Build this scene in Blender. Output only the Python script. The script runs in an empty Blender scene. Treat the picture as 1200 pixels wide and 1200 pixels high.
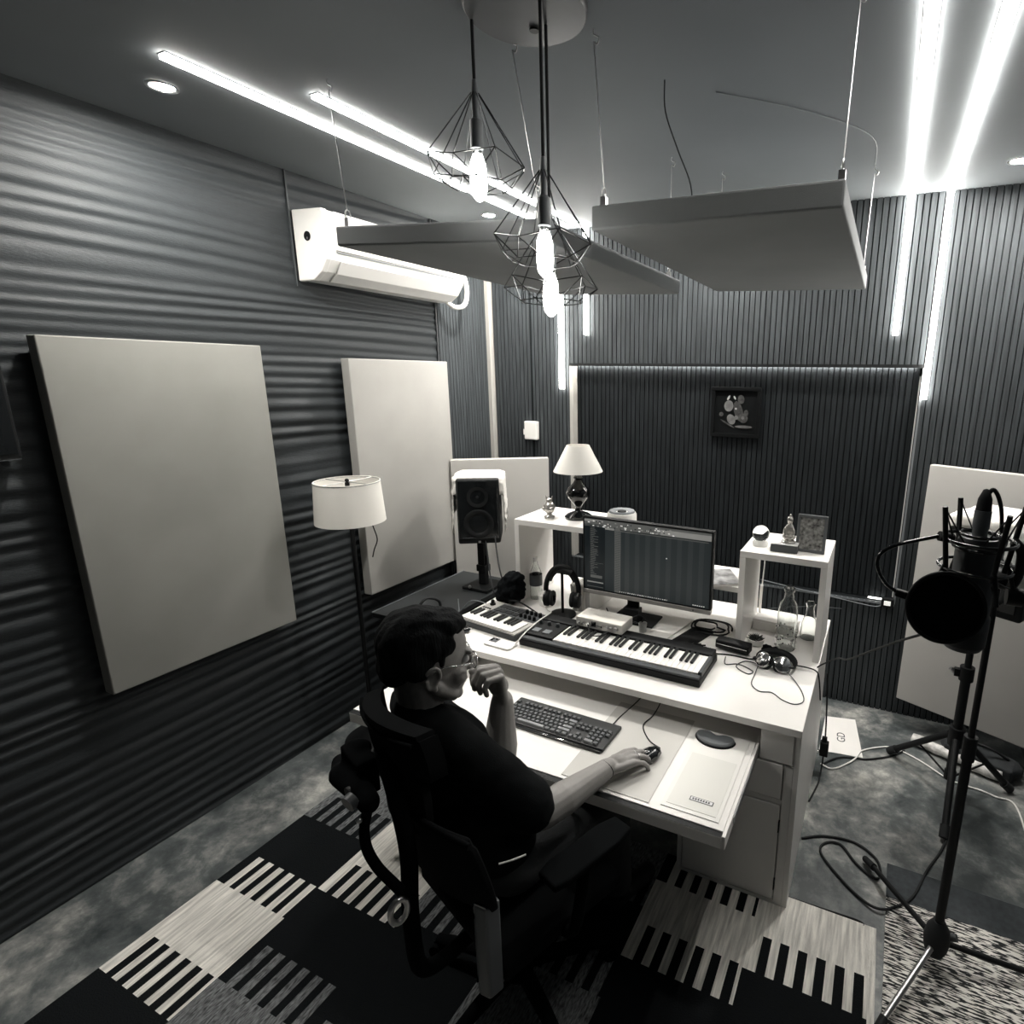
import bpy, bmesh, math, random
from mathutils import Vector, Matrix, Euler, noise
random.seed(7)
PI = math.pi
SC = bpy.context.scene
COL = SC.collection

# ---------------------------------------------------------------- camera
cam_d = bpy.data.cameras.new('camera')
cam_d.sensor_width = 36.0
cam_d.lens = 20.16            # crop of an ultra wide phone frame
cam_d.shift_x = -0.1135
cam_d.clip_start = 0.02
cam = bpy.data.objects.new('camera', cam_d)
COL.objects.link(cam)
cam.matrix_world = Matrix.Translation((0, 0, 1.92)) @ (Matrix.Rotation(0.41689592, 4, 'Z') @ Matrix.Rotation(1.33434093, 4, 'X') @ Matrix.Rotation(0.01175174, 4, 'Z'))
SC.camera = cam

# ---------------------------------------------------------------- world, exposure
w = bpy.data.worlds.new('world'); SC.world = w; w.use_nodes = True
w.node_tree.nodes['Background'].inputs[0].default_value = (0.5, 0.55, 0.6, 1)
w.node_tree.nodes['Background'].inputs[1].default_value = 0.02
SC.view_settings.view_transform = 'Standard'
SC.view_settings.look = 'None'
SC.view_settings.gamma = 1.0
SC.view_settings.use_curve_mapping = False
SC.view_settings.exposure = 0.06
LED = 48.0        # ceiling / wall light lines
BULB = 22.0       # pendant filaments
DOWN = 2200.0       # recessed downlights
COVE = 90.0        # strip hidden in the wall recess
WARM = (1.0, 0.965, 0.905)

# ---------------------------------------------------------------- materials
MATS = {}
def mat(name, col, rough=0.5, metal=0.0, spec=0.5, nz=0.0, ns=20.0, bump=0.0, bs=200.0, emit=0.0, alpha=1.0, trans=0.0, stretch=(1, 1, 1), coat=0.0, ior=1.45, emitcol=None):
    if name in MATS: return MATS[name]
    if not isinstance(col, (tuple, list)): col = (col, col, col)
    m = bpy.data.materials.new(name); m.use_nodes = True
    nt = m.node_tree; b = nt.nodes['Principled BSDF']
    b.inputs['Base Color'].default_value = (*col, 1)
    b.inputs['Roughness'].default_value = rough
    b.inputs['Metallic'].default_value = metal
    b.inputs['Specular IOR Level'].default_value = spec
    b.inputs['Transmission Weight'].default_value = trans
    b.inputs['Coat Weight'].default_value = coat
    b.inputs['IOR'].default_value = ior
    b.inputs['Alpha'].default_value = alpha
    if emit:
        b.inputs['Emission Color'].default_value = (*(emitcol or col), 1)
        b.inputs['Emission Strength'].default_value = emit
    tc = nt.nodes.new('ShaderNodeTexCoord'); mp = nt.nodes.new('ShaderNodeMapping')
    mp.inputs['Scale'].default_value = stretch
    nt.links.new(tc.outputs['Object'], mp.inputs['Vector'])
    if nz:
        n = nt.nodes.new('ShaderNodeTexNoise'); n.inputs['Scale'].default_value = ns; n.inputs['Detail'].default_value = 5
        r = nt.nodes.new('ShaderNodeValToRGB')
        r.color_ramp.elements[0].position = .3; r.color_ramp.elements[1].position = .7
        r.color_ramp.elements[0].color = tuple(max(0, c * (1 - nz)) for c in col) + (1,)
        r.color_ramp.elements[1].color = tuple(min(1, c * (1 + nz)) for c in col) + (1,)
        nt.links.new(mp.outputs[0], n.inputs['Vector']); nt.links.new(n.outputs[0], r.inputs[0])
        nt.links.new(r.outputs[0], b.inputs['Base Color'])
    if bump:
        n = nt.nodes.new('ShaderNodeTexNoise'); n.inputs['Scale'].default_value = bs; n.inputs['Detail'].default_value = 4
        bp = nt.nodes.new('ShaderNodeBump'); bp.inputs['Strength'].default_value = bump; bp.inputs['Distance'].default_value = .004
        nt.links.new(mp.outputs[0], n.inputs['Vector']); nt.links.new(n.outputs[0], bp.inputs['Height'])
        nt.links.new(bp.outputs[0], b.inputs['Normal'])
    MATS[name] = m
    return m

K = lambda v, t=0.0: (v * (1 - .13 * t), v, v * (1 + .09 * t))      # cool grey;  t<0 is warm
M_white = mat('white laminate', (.76, .745, .72), .38, nz=.02, ns=8)
M_whiteplastic = mat('white plastic', (.78, .77, .74), .35)
M_black = mat('black plastic', K(.006, 1), .55, spec=.28)
M_chair = mat('chair black', K(.004, 1), 1.0, spec=.05)
M_blacksoft = mat('black rubber', K(.010, 1), .8)
M_blackgloss = mat('black gloss', K(.008, 1), .12, coat=.4)
M_blackfab = mat('black fabric', K(.005, 1), .95, spec=.1, bump=.5, bs=600)
M_chrome = mat('chrome', .75, .15, 1)
M_steel = mat('brushed steel', .45, .32, 1, nz=.1, ns=60)
M_greyplastic = mat('grey plastic', K(.16, .6), .5)
M_darkgrey = mat('dark grey plastic', K(.045, .8), .5)
M_glass = mat('clear glass', (.95, .97, .96), .03, trans=1.0, ior=1.45)
M_fabricpanel = mat('grey panel fabric', (.27, .268, .25), .9, spec=.15, nz=.12, ns=2.2, bump=.35, bs=900)
M_fabriclight = mat('pale panel fabric', (.42, .41, .39), .9, spec=.15, nz=.05, ns=2.5, bump=.3, bs=900)
M_cloud = mat('ceiling panel fabric', K(.24, .3), .9, spec=.15, nz=.05, ns=3, bump=.3, bs=900)
M_skin = mat('skin', (.25, .24, .23), .55, nz=.06, ns=30, bump=.12, bs=300)
M_shirt = mat('black cotton', K(.006, 1), .95, spec=.1, bump=.3, bs=500)
M_hair = mat('black hair', K(.006, 1), .85, spec=.12, nz=.4, ns=120, stretch=(1, 1, .1), bump=.8, bs=160)
M_led = mat('led diffuser', (1, 1, 1), .5, emit=LED, emitcol=WARM)
M_cove = mat('cove led', (1, 1, 1), .5, emit=COVE, emitcol=WARM)
M_cove2 = mat('corner led', (1, 1, 1), .5, emit=9.0, emitcol=WARM)
M_bulb = mat('bulb glow', (1, 1, 1), .5, emit=BULB, emitcol=WARM)
M_down = mat('downlight glow', (1, 1, 1), .5, emit=DOWN, emitcol=WARM)

# ---------------------------------------------------------------- mesh helpers
class G:
    def __init__(s): s.bm = bmesh.new(); s.mi = 0
    def _m(s, faces, mi=None):
        for f in faces: f.material_index = s.mi if mi is None else mi
    def box(s, c, d, rot=None, mi=None):
        M = Matrix.Translation(c)
        if rot is not None: M = M @ (rot if isinstance(rot, Matrix) else Euler(rot).to_matrix()).to_4x4()
        M = M @ Matrix.Diagonal((d[0], d[1], d[2], 1))
        r = bmesh.ops.create_cube(s.bm, size=1, matrix=M)
        s._m({f for v in r['verts'] for f in v.link_faces}, mi); return s
    def b2(s, a, b, mi=None):
        return s.box([(a[i] + b[i]) / 2 for i in range(3)], [abs(b[i] - a[i]) for i in range(3)], mi=mi)
    def cyl(s, p0, p1, r0, r1=None, seg=16, mi=None, caps=True):
        p0 = Vector(p0); p1 = Vector(p1); d = p1 - p0
        r1 = r0 if r1 is None else r1
        M = Matrix.Translation((p0 + p1) / 2) @ d.to_track_quat('Z', 'Y').to_matrix().to_4x4()
        r = bmesh.ops.create_cone(s.bm, cap_ends=caps, segments=seg, radius1=max(r0, 1e-5), radius2=max(r1, 1e-5), depth=d.length, matrix=M)
        s._m({f for v in r['verts'] for f in v.link_faces}, mi); return s
    def sph(s, c, r, rot=None, sub=2, mi=None):
        if not isinstance(r, (tuple, list)): r = (r, r, r)
        M = Matrix.Translation(c)
        if rot is not None: M = M @ (rot if isinstance(rot, Matrix) else Euler(rot).to_matrix()).to_4x4()
        q = bmesh.ops.create_icosphere(s.bm, subdivisions=sub, radius=1, matrix=M @ Matrix.Diagonal((*r, 1)))
        s._m({f for v in q['verts'] for f in v.link_faces}, mi); return s
    def cap(s, p0, p1, r0, r1=None, seg=20, mi=None, sub=2):
        r1 = r0 if r1 is None else r1
        s.cyl(p0, p1, r0, r1, seg, mi); s.sph(p0, r0, sub=sub, mi=mi); s.sph(p1, r1, sub=sub, mi=mi); return s
    def tube(s, pts, r, seg=8, closed=False, mi=None, radii=None):
        pts = [Vector(p) for p in pts]; n = len(pts); rings = []
        up = None
        for i, p in enumerate(pts):
            if closed: t = pts[(i + 1) % n] - pts[i - 1]
            else: t = pts[min(i + 1, n - 1)] - pts[max(i - 1, 0)]
            if t.length < 1e-9: t = Vector((0, 0, 1))
            t.normalize()
            if up is None:
                up = t.orthogonal().normalized()
            up = (up - t * up.dot(t))
            if up.length < 1e-6: up = t.orthogonal()
            up.normalize(); q = t.cross(up)
            rr = radii[i] if radii else r
            rings.append([s.bm.verts.new(p + (up * math.cos(2 * PI * k / seg) + q * math.sin(2 * PI * k / seg)) * rr) for k in range(seg)])
        fs = []
        for i in range(n if closed else n - 1):
            a, b = rings[i], rings[(i + 1) % n]
            for k in range(seg): fs.append(s.bm.faces.new((a[k], a[(k + 1) % seg], b[(k + 1) % seg], b[k])))
        if not closed:
            fs.append(s.bm.faces.new(rings[0][::-1])); fs.append(s.bm.faces.new(rings[-1]))
        s._m(fs, mi); return s
    def lathe(s, prof, c=(0, 0, 0), seg=32, rot=None, mi=None):
        M = Matrix.Translation(c)
        if rot is not None: M = M @ (rot if isinstance(rot, Matrix) else Euler(rot).to_matrix()).to_4x4()
        rings = []
        for (r, z) in prof:
            if r < 1e-5: rings.append([s.bm.verts.new(M @ Vector((0, 0, z)))])
            else: rings.append([s.bm.verts.new(M @ Vector((r * math.cos(2 * PI * k / seg), r * math.sin(2 * PI * k / seg), z))) for k in range(seg)])
        fs = []
        for a, b in zip(rings, rings[1:]):
            for k in range(seg):
                k2 = (k + 1) % seg
                if len(a) == 1 and len(b) == 1: continue
                if len(a) == 1: fs.append(s.bm.faces.new((a[0], b[k2], b[k])))
                elif len(b) == 1: fs.append(s.bm.faces.new((a[k], a[k2], b[0])))
                else: fs.append(s.bm.faces.new((a[k], a[k2], b[k2], b[k])))
        s._m(fs, mi); return s
    def poly(s, pts, mi=None):
        f = s.bm.faces.new([s.bm.verts.new(p) for p in pts]); s._m([f], mi); return s
    def prism(s, pts2, z0, z1, M=None, mi=None):
        M = M or Matrix()
        a = [s.bm.verts.new(M @ Vector((x, y, z0))) for x, y in pts2]; b = [s.bm.verts.new(M @ Vector((x, y, z1))) for x, y in pts2]
        n = len(a); fs = [s.bm.faces.new(a[::-1]), s.bm.faces.new(b)]
        for i in range(n): fs.append(s.bm.faces.new((a[i], a[(i + 1) % n], b[(i + 1) % n], b[i])))
        s._m(fs, mi); return s

def mesh_of(name, g, mats, smooth=None):
    if isinstance(g, G): bm = g.bm
    else: bm = g
    bmesh.ops.recalc_face_normals(bm, faces=bm.faces[:])
    me = bpy.data.meshes.new(name); bm.to_mesh(me); bm.free()
    for m in (mats if isinstance(mats, (list, tuple)) else [mats]): me.materials.append(m)
    if smooth is not None:
        me.polygons.foreach_set('use_smooth', [True] * len(me.polygons))
        if smooth < 179:
            try: me.set_sharp_from_angle(angle=math.radians(smooth))
            except Exception: pass
    return me
def P(name, g, mats, parent=None, smooth=None, bev=0.0, label=None, origin=True, loc=None):
    """one mesh object; a child when parent is given. Mesh coordinates are in the parent's space."""
    me = mesh_of(name, g, mats, smooth)
    o = bpy.data.objects.new(name, me); COL.objects.link(o)
    if origin and len(me.vertices):
        xs = [v.co.x for v in me.vertices]; ys = [v.co.y for v in me.vertices]; zs = [v.co.z for v in me.vertices]
        c = Vector(((min(xs) + max(xs)) / 2, (min(ys) + max(ys)) / 2, min(zs)))
        me.transform(Matrix.Translation(-c)); o.location = c
    if parent is not None: o.parent = parent
    if bev:
        b = o.modifiers.new('bevel', 'BEVEL'); b.width = bev; b.segments = 2; b.limit_method = 'ANGLE'; b.angle_limit = math.radians(40)
    if label: o['label'] = label
    return o
def tag(o, label=None, cat=None, group=None, kind=None):
    if label: o['label'] = label
    if cat: o['category'] = cat
    if group: o['group'] = group
    if kind: o['kind'] = kind
    return o
def E(name, label, cat, loc=(0, 0, 0), rz=0.0, group=None, rot=None):
    o = bpy.data.objects.new(name, None); COL.objects.link(o); o.location = loc
    o.empty_display_size = .1
    o.rotation_euler = rot if rot is not None else (0, 0, rz)
    return tag(o, label, cat, group)
def S(name, g, mats, **k):
    return tag(P(name, g, mats, **k), kind='structure')
def dup(root, loc=None, label=None, rz=None):
    r = root.copy(); COL.objects.link(r)
    if loc is not None: r.location = loc
    if rz is not None: r.rotation_euler = (0, 0, rz)
    if label: r['label'] = label
    for ch in list(root.children):
        c = ch.copy(); COL.objects.link(c); c.parent = r
        for gch in list(ch.children):
            d = gch.copy(); COL.objects.link(d); d.parent = c
    return r
def sp(pts, n=6, closed=False):
    """Catmull-Rom through pts"""
    P_ = [Vector(p) for p in pts]; out = []; L = len(P_)
    for i in range(L if closed else L - 1):
        g = lambda k: P_[k % L] if closed else P_[max(0, min(L - 1, k))]
        a, b, c, d = g(i - 1), g(i), g(i + 1), g(i + 2)
        for k in range(n):
            t = k / n
            out.append(.5 * ((2 * b) + (c - a) * t + (2 * a - 5 * b + 4 * c - d) * t * t + (3 * b - a - 3 * c + d) * t ** 3))
    if not closed: out.append(P_[-1])
    return out
def cable(name, pts, r, m, label, cat='cable', n=6, seg=8, group=None):
    group = group or {'floor_cable': 'cables lying on the floor', 'desk_cable': 'cables lying behind the small synthesizer and under the monitor', 'headphone_cable': 'cables around the flat-lying headphones', 'speaker_cable': 'cables hanging from the left speaker', 'wall_cable': 'cables along the recess bottom'}.get(name)
    return tag(P(name, G().tube(sp(pts, n), r, seg), m, smooth=180), label, cat, group)
def remesh(g, voxel, smooth_it=4, fac=.6):
    """union of closed shapes as one continuous surface -> bmesh"""
    me = bpy.data.meshes.new('tmp'); g.bm.to_mesh(me); g.bm.free()
    o = bpy.data.objects.new('tmp', me); COL.objects.link(o)
    r = o.modifiers.new('r', 'REMESH'); r.mode = 'VOXEL'; r.voxel_size = voxel
    if smooth_it:
        s_ = o.modifiers.new('s', 'SMOOTH'); s_.factor = fac; s_.iterations = smooth_it
    dg = bpy.context.evaluated_depsgraph_get(); ev = o.evaluated_get(dg); m2 = ev.to_mesh()
    bm = bmesh.new(); bm.from_mesh(m2); ev.to_mesh_clear()
    bpy.data.objects.remove(o); bpy.data.meshes.remove(me)
    return bm
# ================================================================= SETTING
XL, XR, YB, YF, H = -2.59, 0.84, 3.40, -1.30, 2.79
# floor: polished, stained concrete
def concrete():
    m = bpy.data.materials.new('stained concrete'); m.use_nodes = True; nt = m.node_tree; b = nt.nodes['Principled BSDF']
    tc = nt.nodes.new('ShaderNodeTexCoord')
    def noi(s, d, rough=.6, dist=0.0):
        n = nt.nodes.new('ShaderNodeTexNoise'); n.inputs['Scale'].default_value = s; n.inputs['Detail'].default_value = d
        n.inputs['Roughness'].default_value = rough; n.inputs['Distortion'].default_value = dist
        nt.links.new(tc.outputs['Object'], n.inputs['Vector']); return n
    a = noi(2.9, 9, .66, .25); c = noi(13, 10, .72, .35)
    mx = nt.nodes.new('ShaderNodeMath'); mx.operation = 'MULTIPLY_ADD'
    nt.links.new(c.outputs[0], mx.inputs[0]); mx.inputs[1].default_value = .45; nt.links.new(a.outputs[0], mx.inputs[2])
    r = nt.nodes.new('ShaderNodeValToRGB'); e = r.color_ramp.elements
    e[0].position = .57; e[0].color = (.034, .041, .043, 1)
    e[1].position = .95; e[1].color = (.50, .49, .455, 1)
    q = e.new(.70); q.color = (.088, .098, .099, 1); q = e.new(.80); q.color = (.20, .205, .197, 1)
    nt.links.new(mx.outputs[0], r.inputs[0]); nt.links.new(r.outputs[0], b.inputs['Base Color'])
    b.inputs['Roughness'].default_value = .38
    bp = nt.nodes.new('ShaderNodeBump'); bp.inputs['Strength'].default_value = .15; bp.inputs['Distance'].default_value = .003
    nt.links.new(c.outputs[0], bp.inputs['Height']); nt.links.new(bp.outputs[0], b.inputs['Normal'])
    return m
S('floor', G().b2((XL - .1, YF - .1, -.1), (XR + .1, YB + .15, 0)), concrete(), origin=False)
M_ceil = mat('ceiling paint', K(.18, .6), .75, spec=.2, nz=.06, ns=1.4)
S('ceiling', G().b2((XL - .1, YF - .1, H), (XR + .1, YB + .15, H + .1)), M_ceil, origin=False)

# left wall: rippled panel relief up to y=2.87, then slats to the corner
M_wave = mat('rippled dark panel', K(.026, 1.2), .56, spec=.38, nz=.12, ns=160, stretch=(1, .12, 1), bump=.35, bs=420)
def wave_wall():
    g = G(); bm = g.bm
    y0, y1 = YF, 2.87
    ny, nzz = 90, 520
    rows = []
    for j in range(nzz + 1):
        z = H * j / nzz; row = []
        for i in range(ny + 1):
            y = y0 + (y1 - y0) * i / ny
            s = z / .054 + 1.9 * noise.noise(Vector((y * .30, z * 1.9, 3.1))) + .75 * noise.noise(Vector((y * .55, z * 6, 9)))
            amp = .5 + 1.0 * noise.noise(Vector((y * .4, z * 5.1, 5.2)))
            h = (.5 + .5 * math.sin(2 * PI * s)) ** .8 * (.004 + .007 * amp) + .004 * noise.noise(Vector((y * .7, z * 34, 1)))
            row.append(bm.verts.new((XL + .012 + h, y, z)))
        rows.append(row)
    for j in range(nzz):
        for i in range(ny):
            bm.faces.new((rows[j][i], rows[j][i + 1], rows[j + 1][i + 1], rows[j + 1][i]))
    return g
me = mesh_of('wall_left', wave_wall(), M_wave, 180)
o = bpy.data.objects.new('wall_left', me); COL.objects.link(o); tag(o, kind='structure')
g = G().b2((XL - .1, YF - .1, 0), (XL, YB + .1, H))
P('wall_backing', g, M_wave, o, origin=False)
g = G().b2((XL, 1.962, 2.30), (XL + .0245, 1.968, H)).b2((XL, 2.868, 0), (XL + .028, 2.876, H))
P('panel_seam', g, M_darkgrey, o, origin=False)

# slatted timber-look cladding
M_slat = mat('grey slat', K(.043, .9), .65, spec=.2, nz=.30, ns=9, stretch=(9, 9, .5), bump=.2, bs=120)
M_slatgap = mat('slat gap', K(.010, 1), .95, spec=.05)
PIT, SW, SD = .0305, .0245, .013
def slats_x(g, x0, x1, y, z0, z1):
    n = int(round((x1 - x0) / PIT)); p = (x1 - x0) / n
    for i in range(n):
        cx = x0 + (i + .5) * p
        g.b2((cx - SW / 2, y - SD, z0), (cx + SW / 2, y, z1))
RX0, RX1, RZ0, RZ1, RD = -1.93, .148, .67, 1.975, .055
g = G()
slats_x(g, XL + .06, RX0, YB, 0, H); slats_x(g, RX1, XR, YB, 0, H)
slats_x(g, RX0, RX1, YB, RZ1, H); slats_x(g, RX0, RX1, YB, 0, RZ0)
wb = S('wall_back', g, M_slat, origin=False)
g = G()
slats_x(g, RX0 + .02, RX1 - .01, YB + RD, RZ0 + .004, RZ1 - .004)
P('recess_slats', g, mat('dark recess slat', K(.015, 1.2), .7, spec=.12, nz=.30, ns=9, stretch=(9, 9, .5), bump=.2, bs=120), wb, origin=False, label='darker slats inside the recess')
g = G()
g.b2((XL, YB, 0), (RX0, YB + .15, H)).b2((RX1, YB, 0), (XR, YB + .15, H)).b2((RX0, YB, RZ1), (RX1, YB + .15, H)).b2((RX0, YB, 0), (RX1, YB + .15, RZ0)).b2((RX0, YB + RD, RZ0), (RX1, YB + .15, RZ1))
P('backing_board', g, M_slatgap, wb, origin=False)
g = G()
n = 18
for i in range(n):
    cy = 2.885 + (i + .5) * (YB - .02 - 2.885) / n
    g.b2((XL, cy - SW / 2, 0), (XL + .025, cy + SW / 2, H))
P('side_slats', g, M_slat, o, origin=False)
P('seam_strip', G().b2((-2.235, YB - SD - .001, 1.60), (-2.220, YB - SD + .004, H)).b2((-2.235, YB - SD - .001, 1.2), (-2.215, YB - SD + .004, 1.468)), M_slatgap, wb, origin=False)
# corner trim, recess trim
M_trim = mat('pale corner trim', (.36, .35, .325), .5)
S('trim_1', G().b2((XL + .002, YB - .05, 0), (XL + .055, YB - .002, H)), M_trim, bev=.004, origin=False)
g = G().b2((RX0 - .002, YB - SD - .006, RZ1 - .009), (RX1 + .002, YB - .001, RZ1 + .008))
S('trim_2', g, M_black, origin=False)
g = G().b2((RX0 - .002, YB - SD - .004, RZ0), (RX0 + .022, YB + RD - .002, RZ1 - .01))
S('trim_3', g, M_trim, origin=False)
g = G().b2((RX0, YB - SD - .003, RZ0 - .012), (RX1 + .004, YB - .001, RZ0 - .002)).b2((RX1 - .002, YB - SD - .003, RZ0), (RX1 + .008, YB - .001, RZ1 - .01))
S('trim_4', g, M_greyplastic, origin=False)
# recess light lines
t = E('cove_light', 'thin light line tucked under the top edge of the wall recess', 'light strip', ((RX0 + RX1) / 2, YB + .034, RZ1 - .0050))
P('light_line', G().box((0, 0, 0), (RX1 - RX0 - .06, .012, .004)), M_cove, t)
t = E('cove_light', 'thin light line along the right side of the wall recess', 'light strip', (RX1 - .008, YB + .02, RZ0 + .03))
P('light_line', G().b2((-.003, -.006, 0), (.003, .006, RZ1 - RZ0 - .08)), mat('dim cove led', (.35, .35, .34), emit=.10, emitcol=WARM), t)
t = E('cove_light', 'short glowing light line at the lower right corner of the wall recess', 'light strip', (RX1 - .09, YB + .02, RZ0 + .008))
P('light_line', G().box((0, 0, 0), (.09, .012, .005)), M_cove2, t)

# other walls
M_dark = mat('dark painted wall', K(.07, .8), .8)
S('wall_right', G().b2((XR, YF, 0), (XR + .1, YB, H)), M_dark, origin=False)
S('wall_front', G().b2((XL - .1, YF - .1, 0), (XR + .1, YF, H)), M_dark, origin=False)

# LED light lines: ceiling run then down the back wall
def led(x, y0, zend, label):
    t = E('linear_light', label, 'light strip', (x, YB - SD, zend), group='glowing light lines on ceiling and wall')
    wd, th = .024, .026
    tc_ = .012
    L = YB - SD - y0
    wc = .032
    P('ceiling_tube', G().b2((-wc / 2, -L, H - zend - tc_), (wc / 2, 0, H - zend - .0005)), M_led, t)
    P('wall_tube', G().b2((-wd / 2, -th, 0), (wd / 2, -.0005, H - zend - tc_)), M_led, t)
    P('mounting_channel', G().b2((-wc / 2 - .003, -L - .004, H - zend - .003), (wc / 2 + .003, 0, H - zend - .0002)).b2((-wd / 2 - .003, -.003, -.004), (wd / 2 + .003, -.0002, H - zend - .003)), M_steel, t)
led(-1.985, 1.18, 1.82, 'leftmost of the four glowing light lines, running down the wall to the recess edge')
led(-1.80, 1.52, 2.16, 'second glowing light line from the left, ending short on the wall behind the bulbs')
led(-.003, 1.40, 2.13, 'third glowing light line from the left, the shorter one of the right pair')
led(.167, 1.10, 1.81, 'rightmost glowing light line, the longer one of the right pair')

# recessed downlights
def down(x, y, label):
    t = E('downlight', label, 'ceiling light', (x, y, H), group='recessed ceiling spotlights')
    P('trim_ring', G().lathe([(.033, -.0005), (.045, -.0005), (.045, -.004), (.038, -.006), (.033, -.003)], seg=28), M_steel, t, smooth=50)
    P('lamp', G().lathe([(0, -.001), (.032, -.001), (.030, -.0025), (0, -.004)], seg=24), M_down, t, smooth=50)
down(-2.209, 1.297, 'small round ceiling spotlight beside the start of the left light line')
down(-.909, 3.045, 'small round ceiling spotlight above the right hanging panel')
down(.389, 3.05, 'small round ceiling spotlight at the right edge of the photo')
down(-2.189, 2.934, 'small round ceiling spotlight above the left hanging panel')
# ================================================================= WALL AND CEILING PANELS
def soft_box(g, w_, h_, d_, n=10, puff=.006):
    """upholstered panel: back at y=0, face at y=-d_, width x, height z (from 0)"""
    bm = g.bm; rows = []
    for j in range(n + 1):
        row = []
        for i in range(n + 1):
            u = i / n; v = j / n
            b = puff * (1 - (2 * u - 1) ** 6) * (1 - (2 * v - 1) ** 6)
            row.append(bm.verts.new(((u - .5) * w_, -d_ - b + .001 * noise.noise(Vector((u * 6, v * 6, w_ * 9))), v * h_)))
        rows.append(row)
    for j in range(n):
        for i in range(n): bm.faces.new((rows[j][i], rows[j][i + 1], rows[j + 1][i + 1], rows[j + 1][i]))
    ring = rows[0] + [r[-1] for r in rows[1:]] + rows[-1][::-1][1:] + [r[0] for r in rows[::-1][1:-1]]
    back = [bm.verts.new((v.co.x, 0, v.co.z)) for v in ring]
    k = len(ring)
    for i in range(k): bm.faces.new((ring[i], back[i], back[(i + 1) % k], ring[(i + 1) % k]))
    bm.faces.new(back)
    return g
def wall_panel(label, loc, rz, w_, h_, d_, m, tilt=0.0, group=None):
    t = E('acoustic_panel', label, 'acoustic panel', loc, group='fabric acoustic panels along the walls', rot=(tilt, 0, rz))
    P('fabric_cover', soft_box(G(), w_, h_, d_), m, t, smooth=50, bev=.004)
    P('back_frame', G().b2((-w_ / 2 + .02, 0, .02), (w_ / 2 - .02, .012, h_ - .02)), M_blackfab, t)
    return t
# on the left wall (face towards +x): local -y -> world +x
wall_panel('large grey fabric panel on the rippled wall, nearest the camera', (XL + .04, 1.333, .745), PI / 2, .735, 1.275, .055, M_fabricpanel)
wall_panel('narrower-looking grey fabric panel on the rippled wall behind the drum floor lamp', (XL + .04, 2.505, .712), PI / 2, .72, 1.268, .055, mat('mid grey panel fabric', (.34, .333, .315), .9, spec=.15, nz=.10, ns=2.2, bump=.35, bs=900))
# across the left corner
a0, a1 = Vector((-2.475, 2.815, 0)), Vector((-1.985, 3.19, 0))
d = a1 - a0
wall_panel('pale fabric panel standing across the left corner behind the covered speaker', ((a0.x + a1.x) / 2 - .035, (a0.y + a1.y) / 2 + .045, .10), math.atan2(d.y, d.x), d.length, 1.28, .055, M_fabriclight)
a0, a1 = Vector((.222, 3.27, 0)), Vector((.800, 3.030, 0))
d = a1 - a0
wall_panel('pale fabric panel leaning in the right corner behind the microphone', ((a0.x + a1.x) / 2 + .012, (a0.y + a1.y) / 2 + .03, .17), math.atan2(d.y, d.x), d.length, 1.315, .05, M_fabriclight, tilt=-.03)
# padded roll under the right corner panel
M_foil = mat('crumpled foil wrap', (.55, .54, .52), .3, nz=.5, ns=25, bump=1.0, bs=40)
g = G()
pts = [Vector((.31, 3.11, .035)).lerp(Vector((.70, 2.95, .035)), i / 14) for i in range(15)]
g.tube([p + Vector((0, 0, .012 * noise.noise(p * 20))) for p in pts], .03, 14, radii=[.028 + .008 * noise.noise(p * 40) for p in pts])
tag(P('wrapped_roll', g, M_foil, smooth=180), 'crumpled wrapped roll lying under the panel in the right corner', 'roll')
bpy.data.objects['wrapped_roll'].location.z = 0.0
g = G()
M_bag = mat('dark bag cloth', K(.02, 1), .85, nz=.3, ns=12, bump=.5, bs=60)
t = E('equipment_bag', 'dark low cloth bag on the floor under the right corner panel', 'bag', (.615, 3.045, 0), -.40)
bm = remesh(G().box((0, 0, .045), (.30, .12, .07)).sph((-.1, 0, .06), (.09, .07, .05)).sph((.1, .01, .06), (.09, .06, .045)), .01, 6)
P('bag_body', bm, M_bag, t, smooth=180)
P('carry_strap', G().tube(sp([(-.12, 0, .10), (-.05, -.02, .13), (.05, -.02, .135), (.12, 0, .10)]), .007, 6), M_black, t, smooth=180)

# wall tablet / screen at the left edge
t = E('wall_screen', 'black screen on the left wall cut off by the left edge of the photo', 'screen', (XL + .028, .632, 1.635), PI / 2)
P('housing', G().b2((-.25, -.045, 0), (.25, 0, .32)), M_black, t, bev=.006)
P('screen_glass', G().b2((-.24, -.0475, .015), (.24, -.0455, .31)), M_blackgloss, t)
P('lower_edge', G().b2((-.245, -.046, -.004), (.245, -.002, -.0005)), M_chrome, t, label='thin chrome lower edge')

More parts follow.
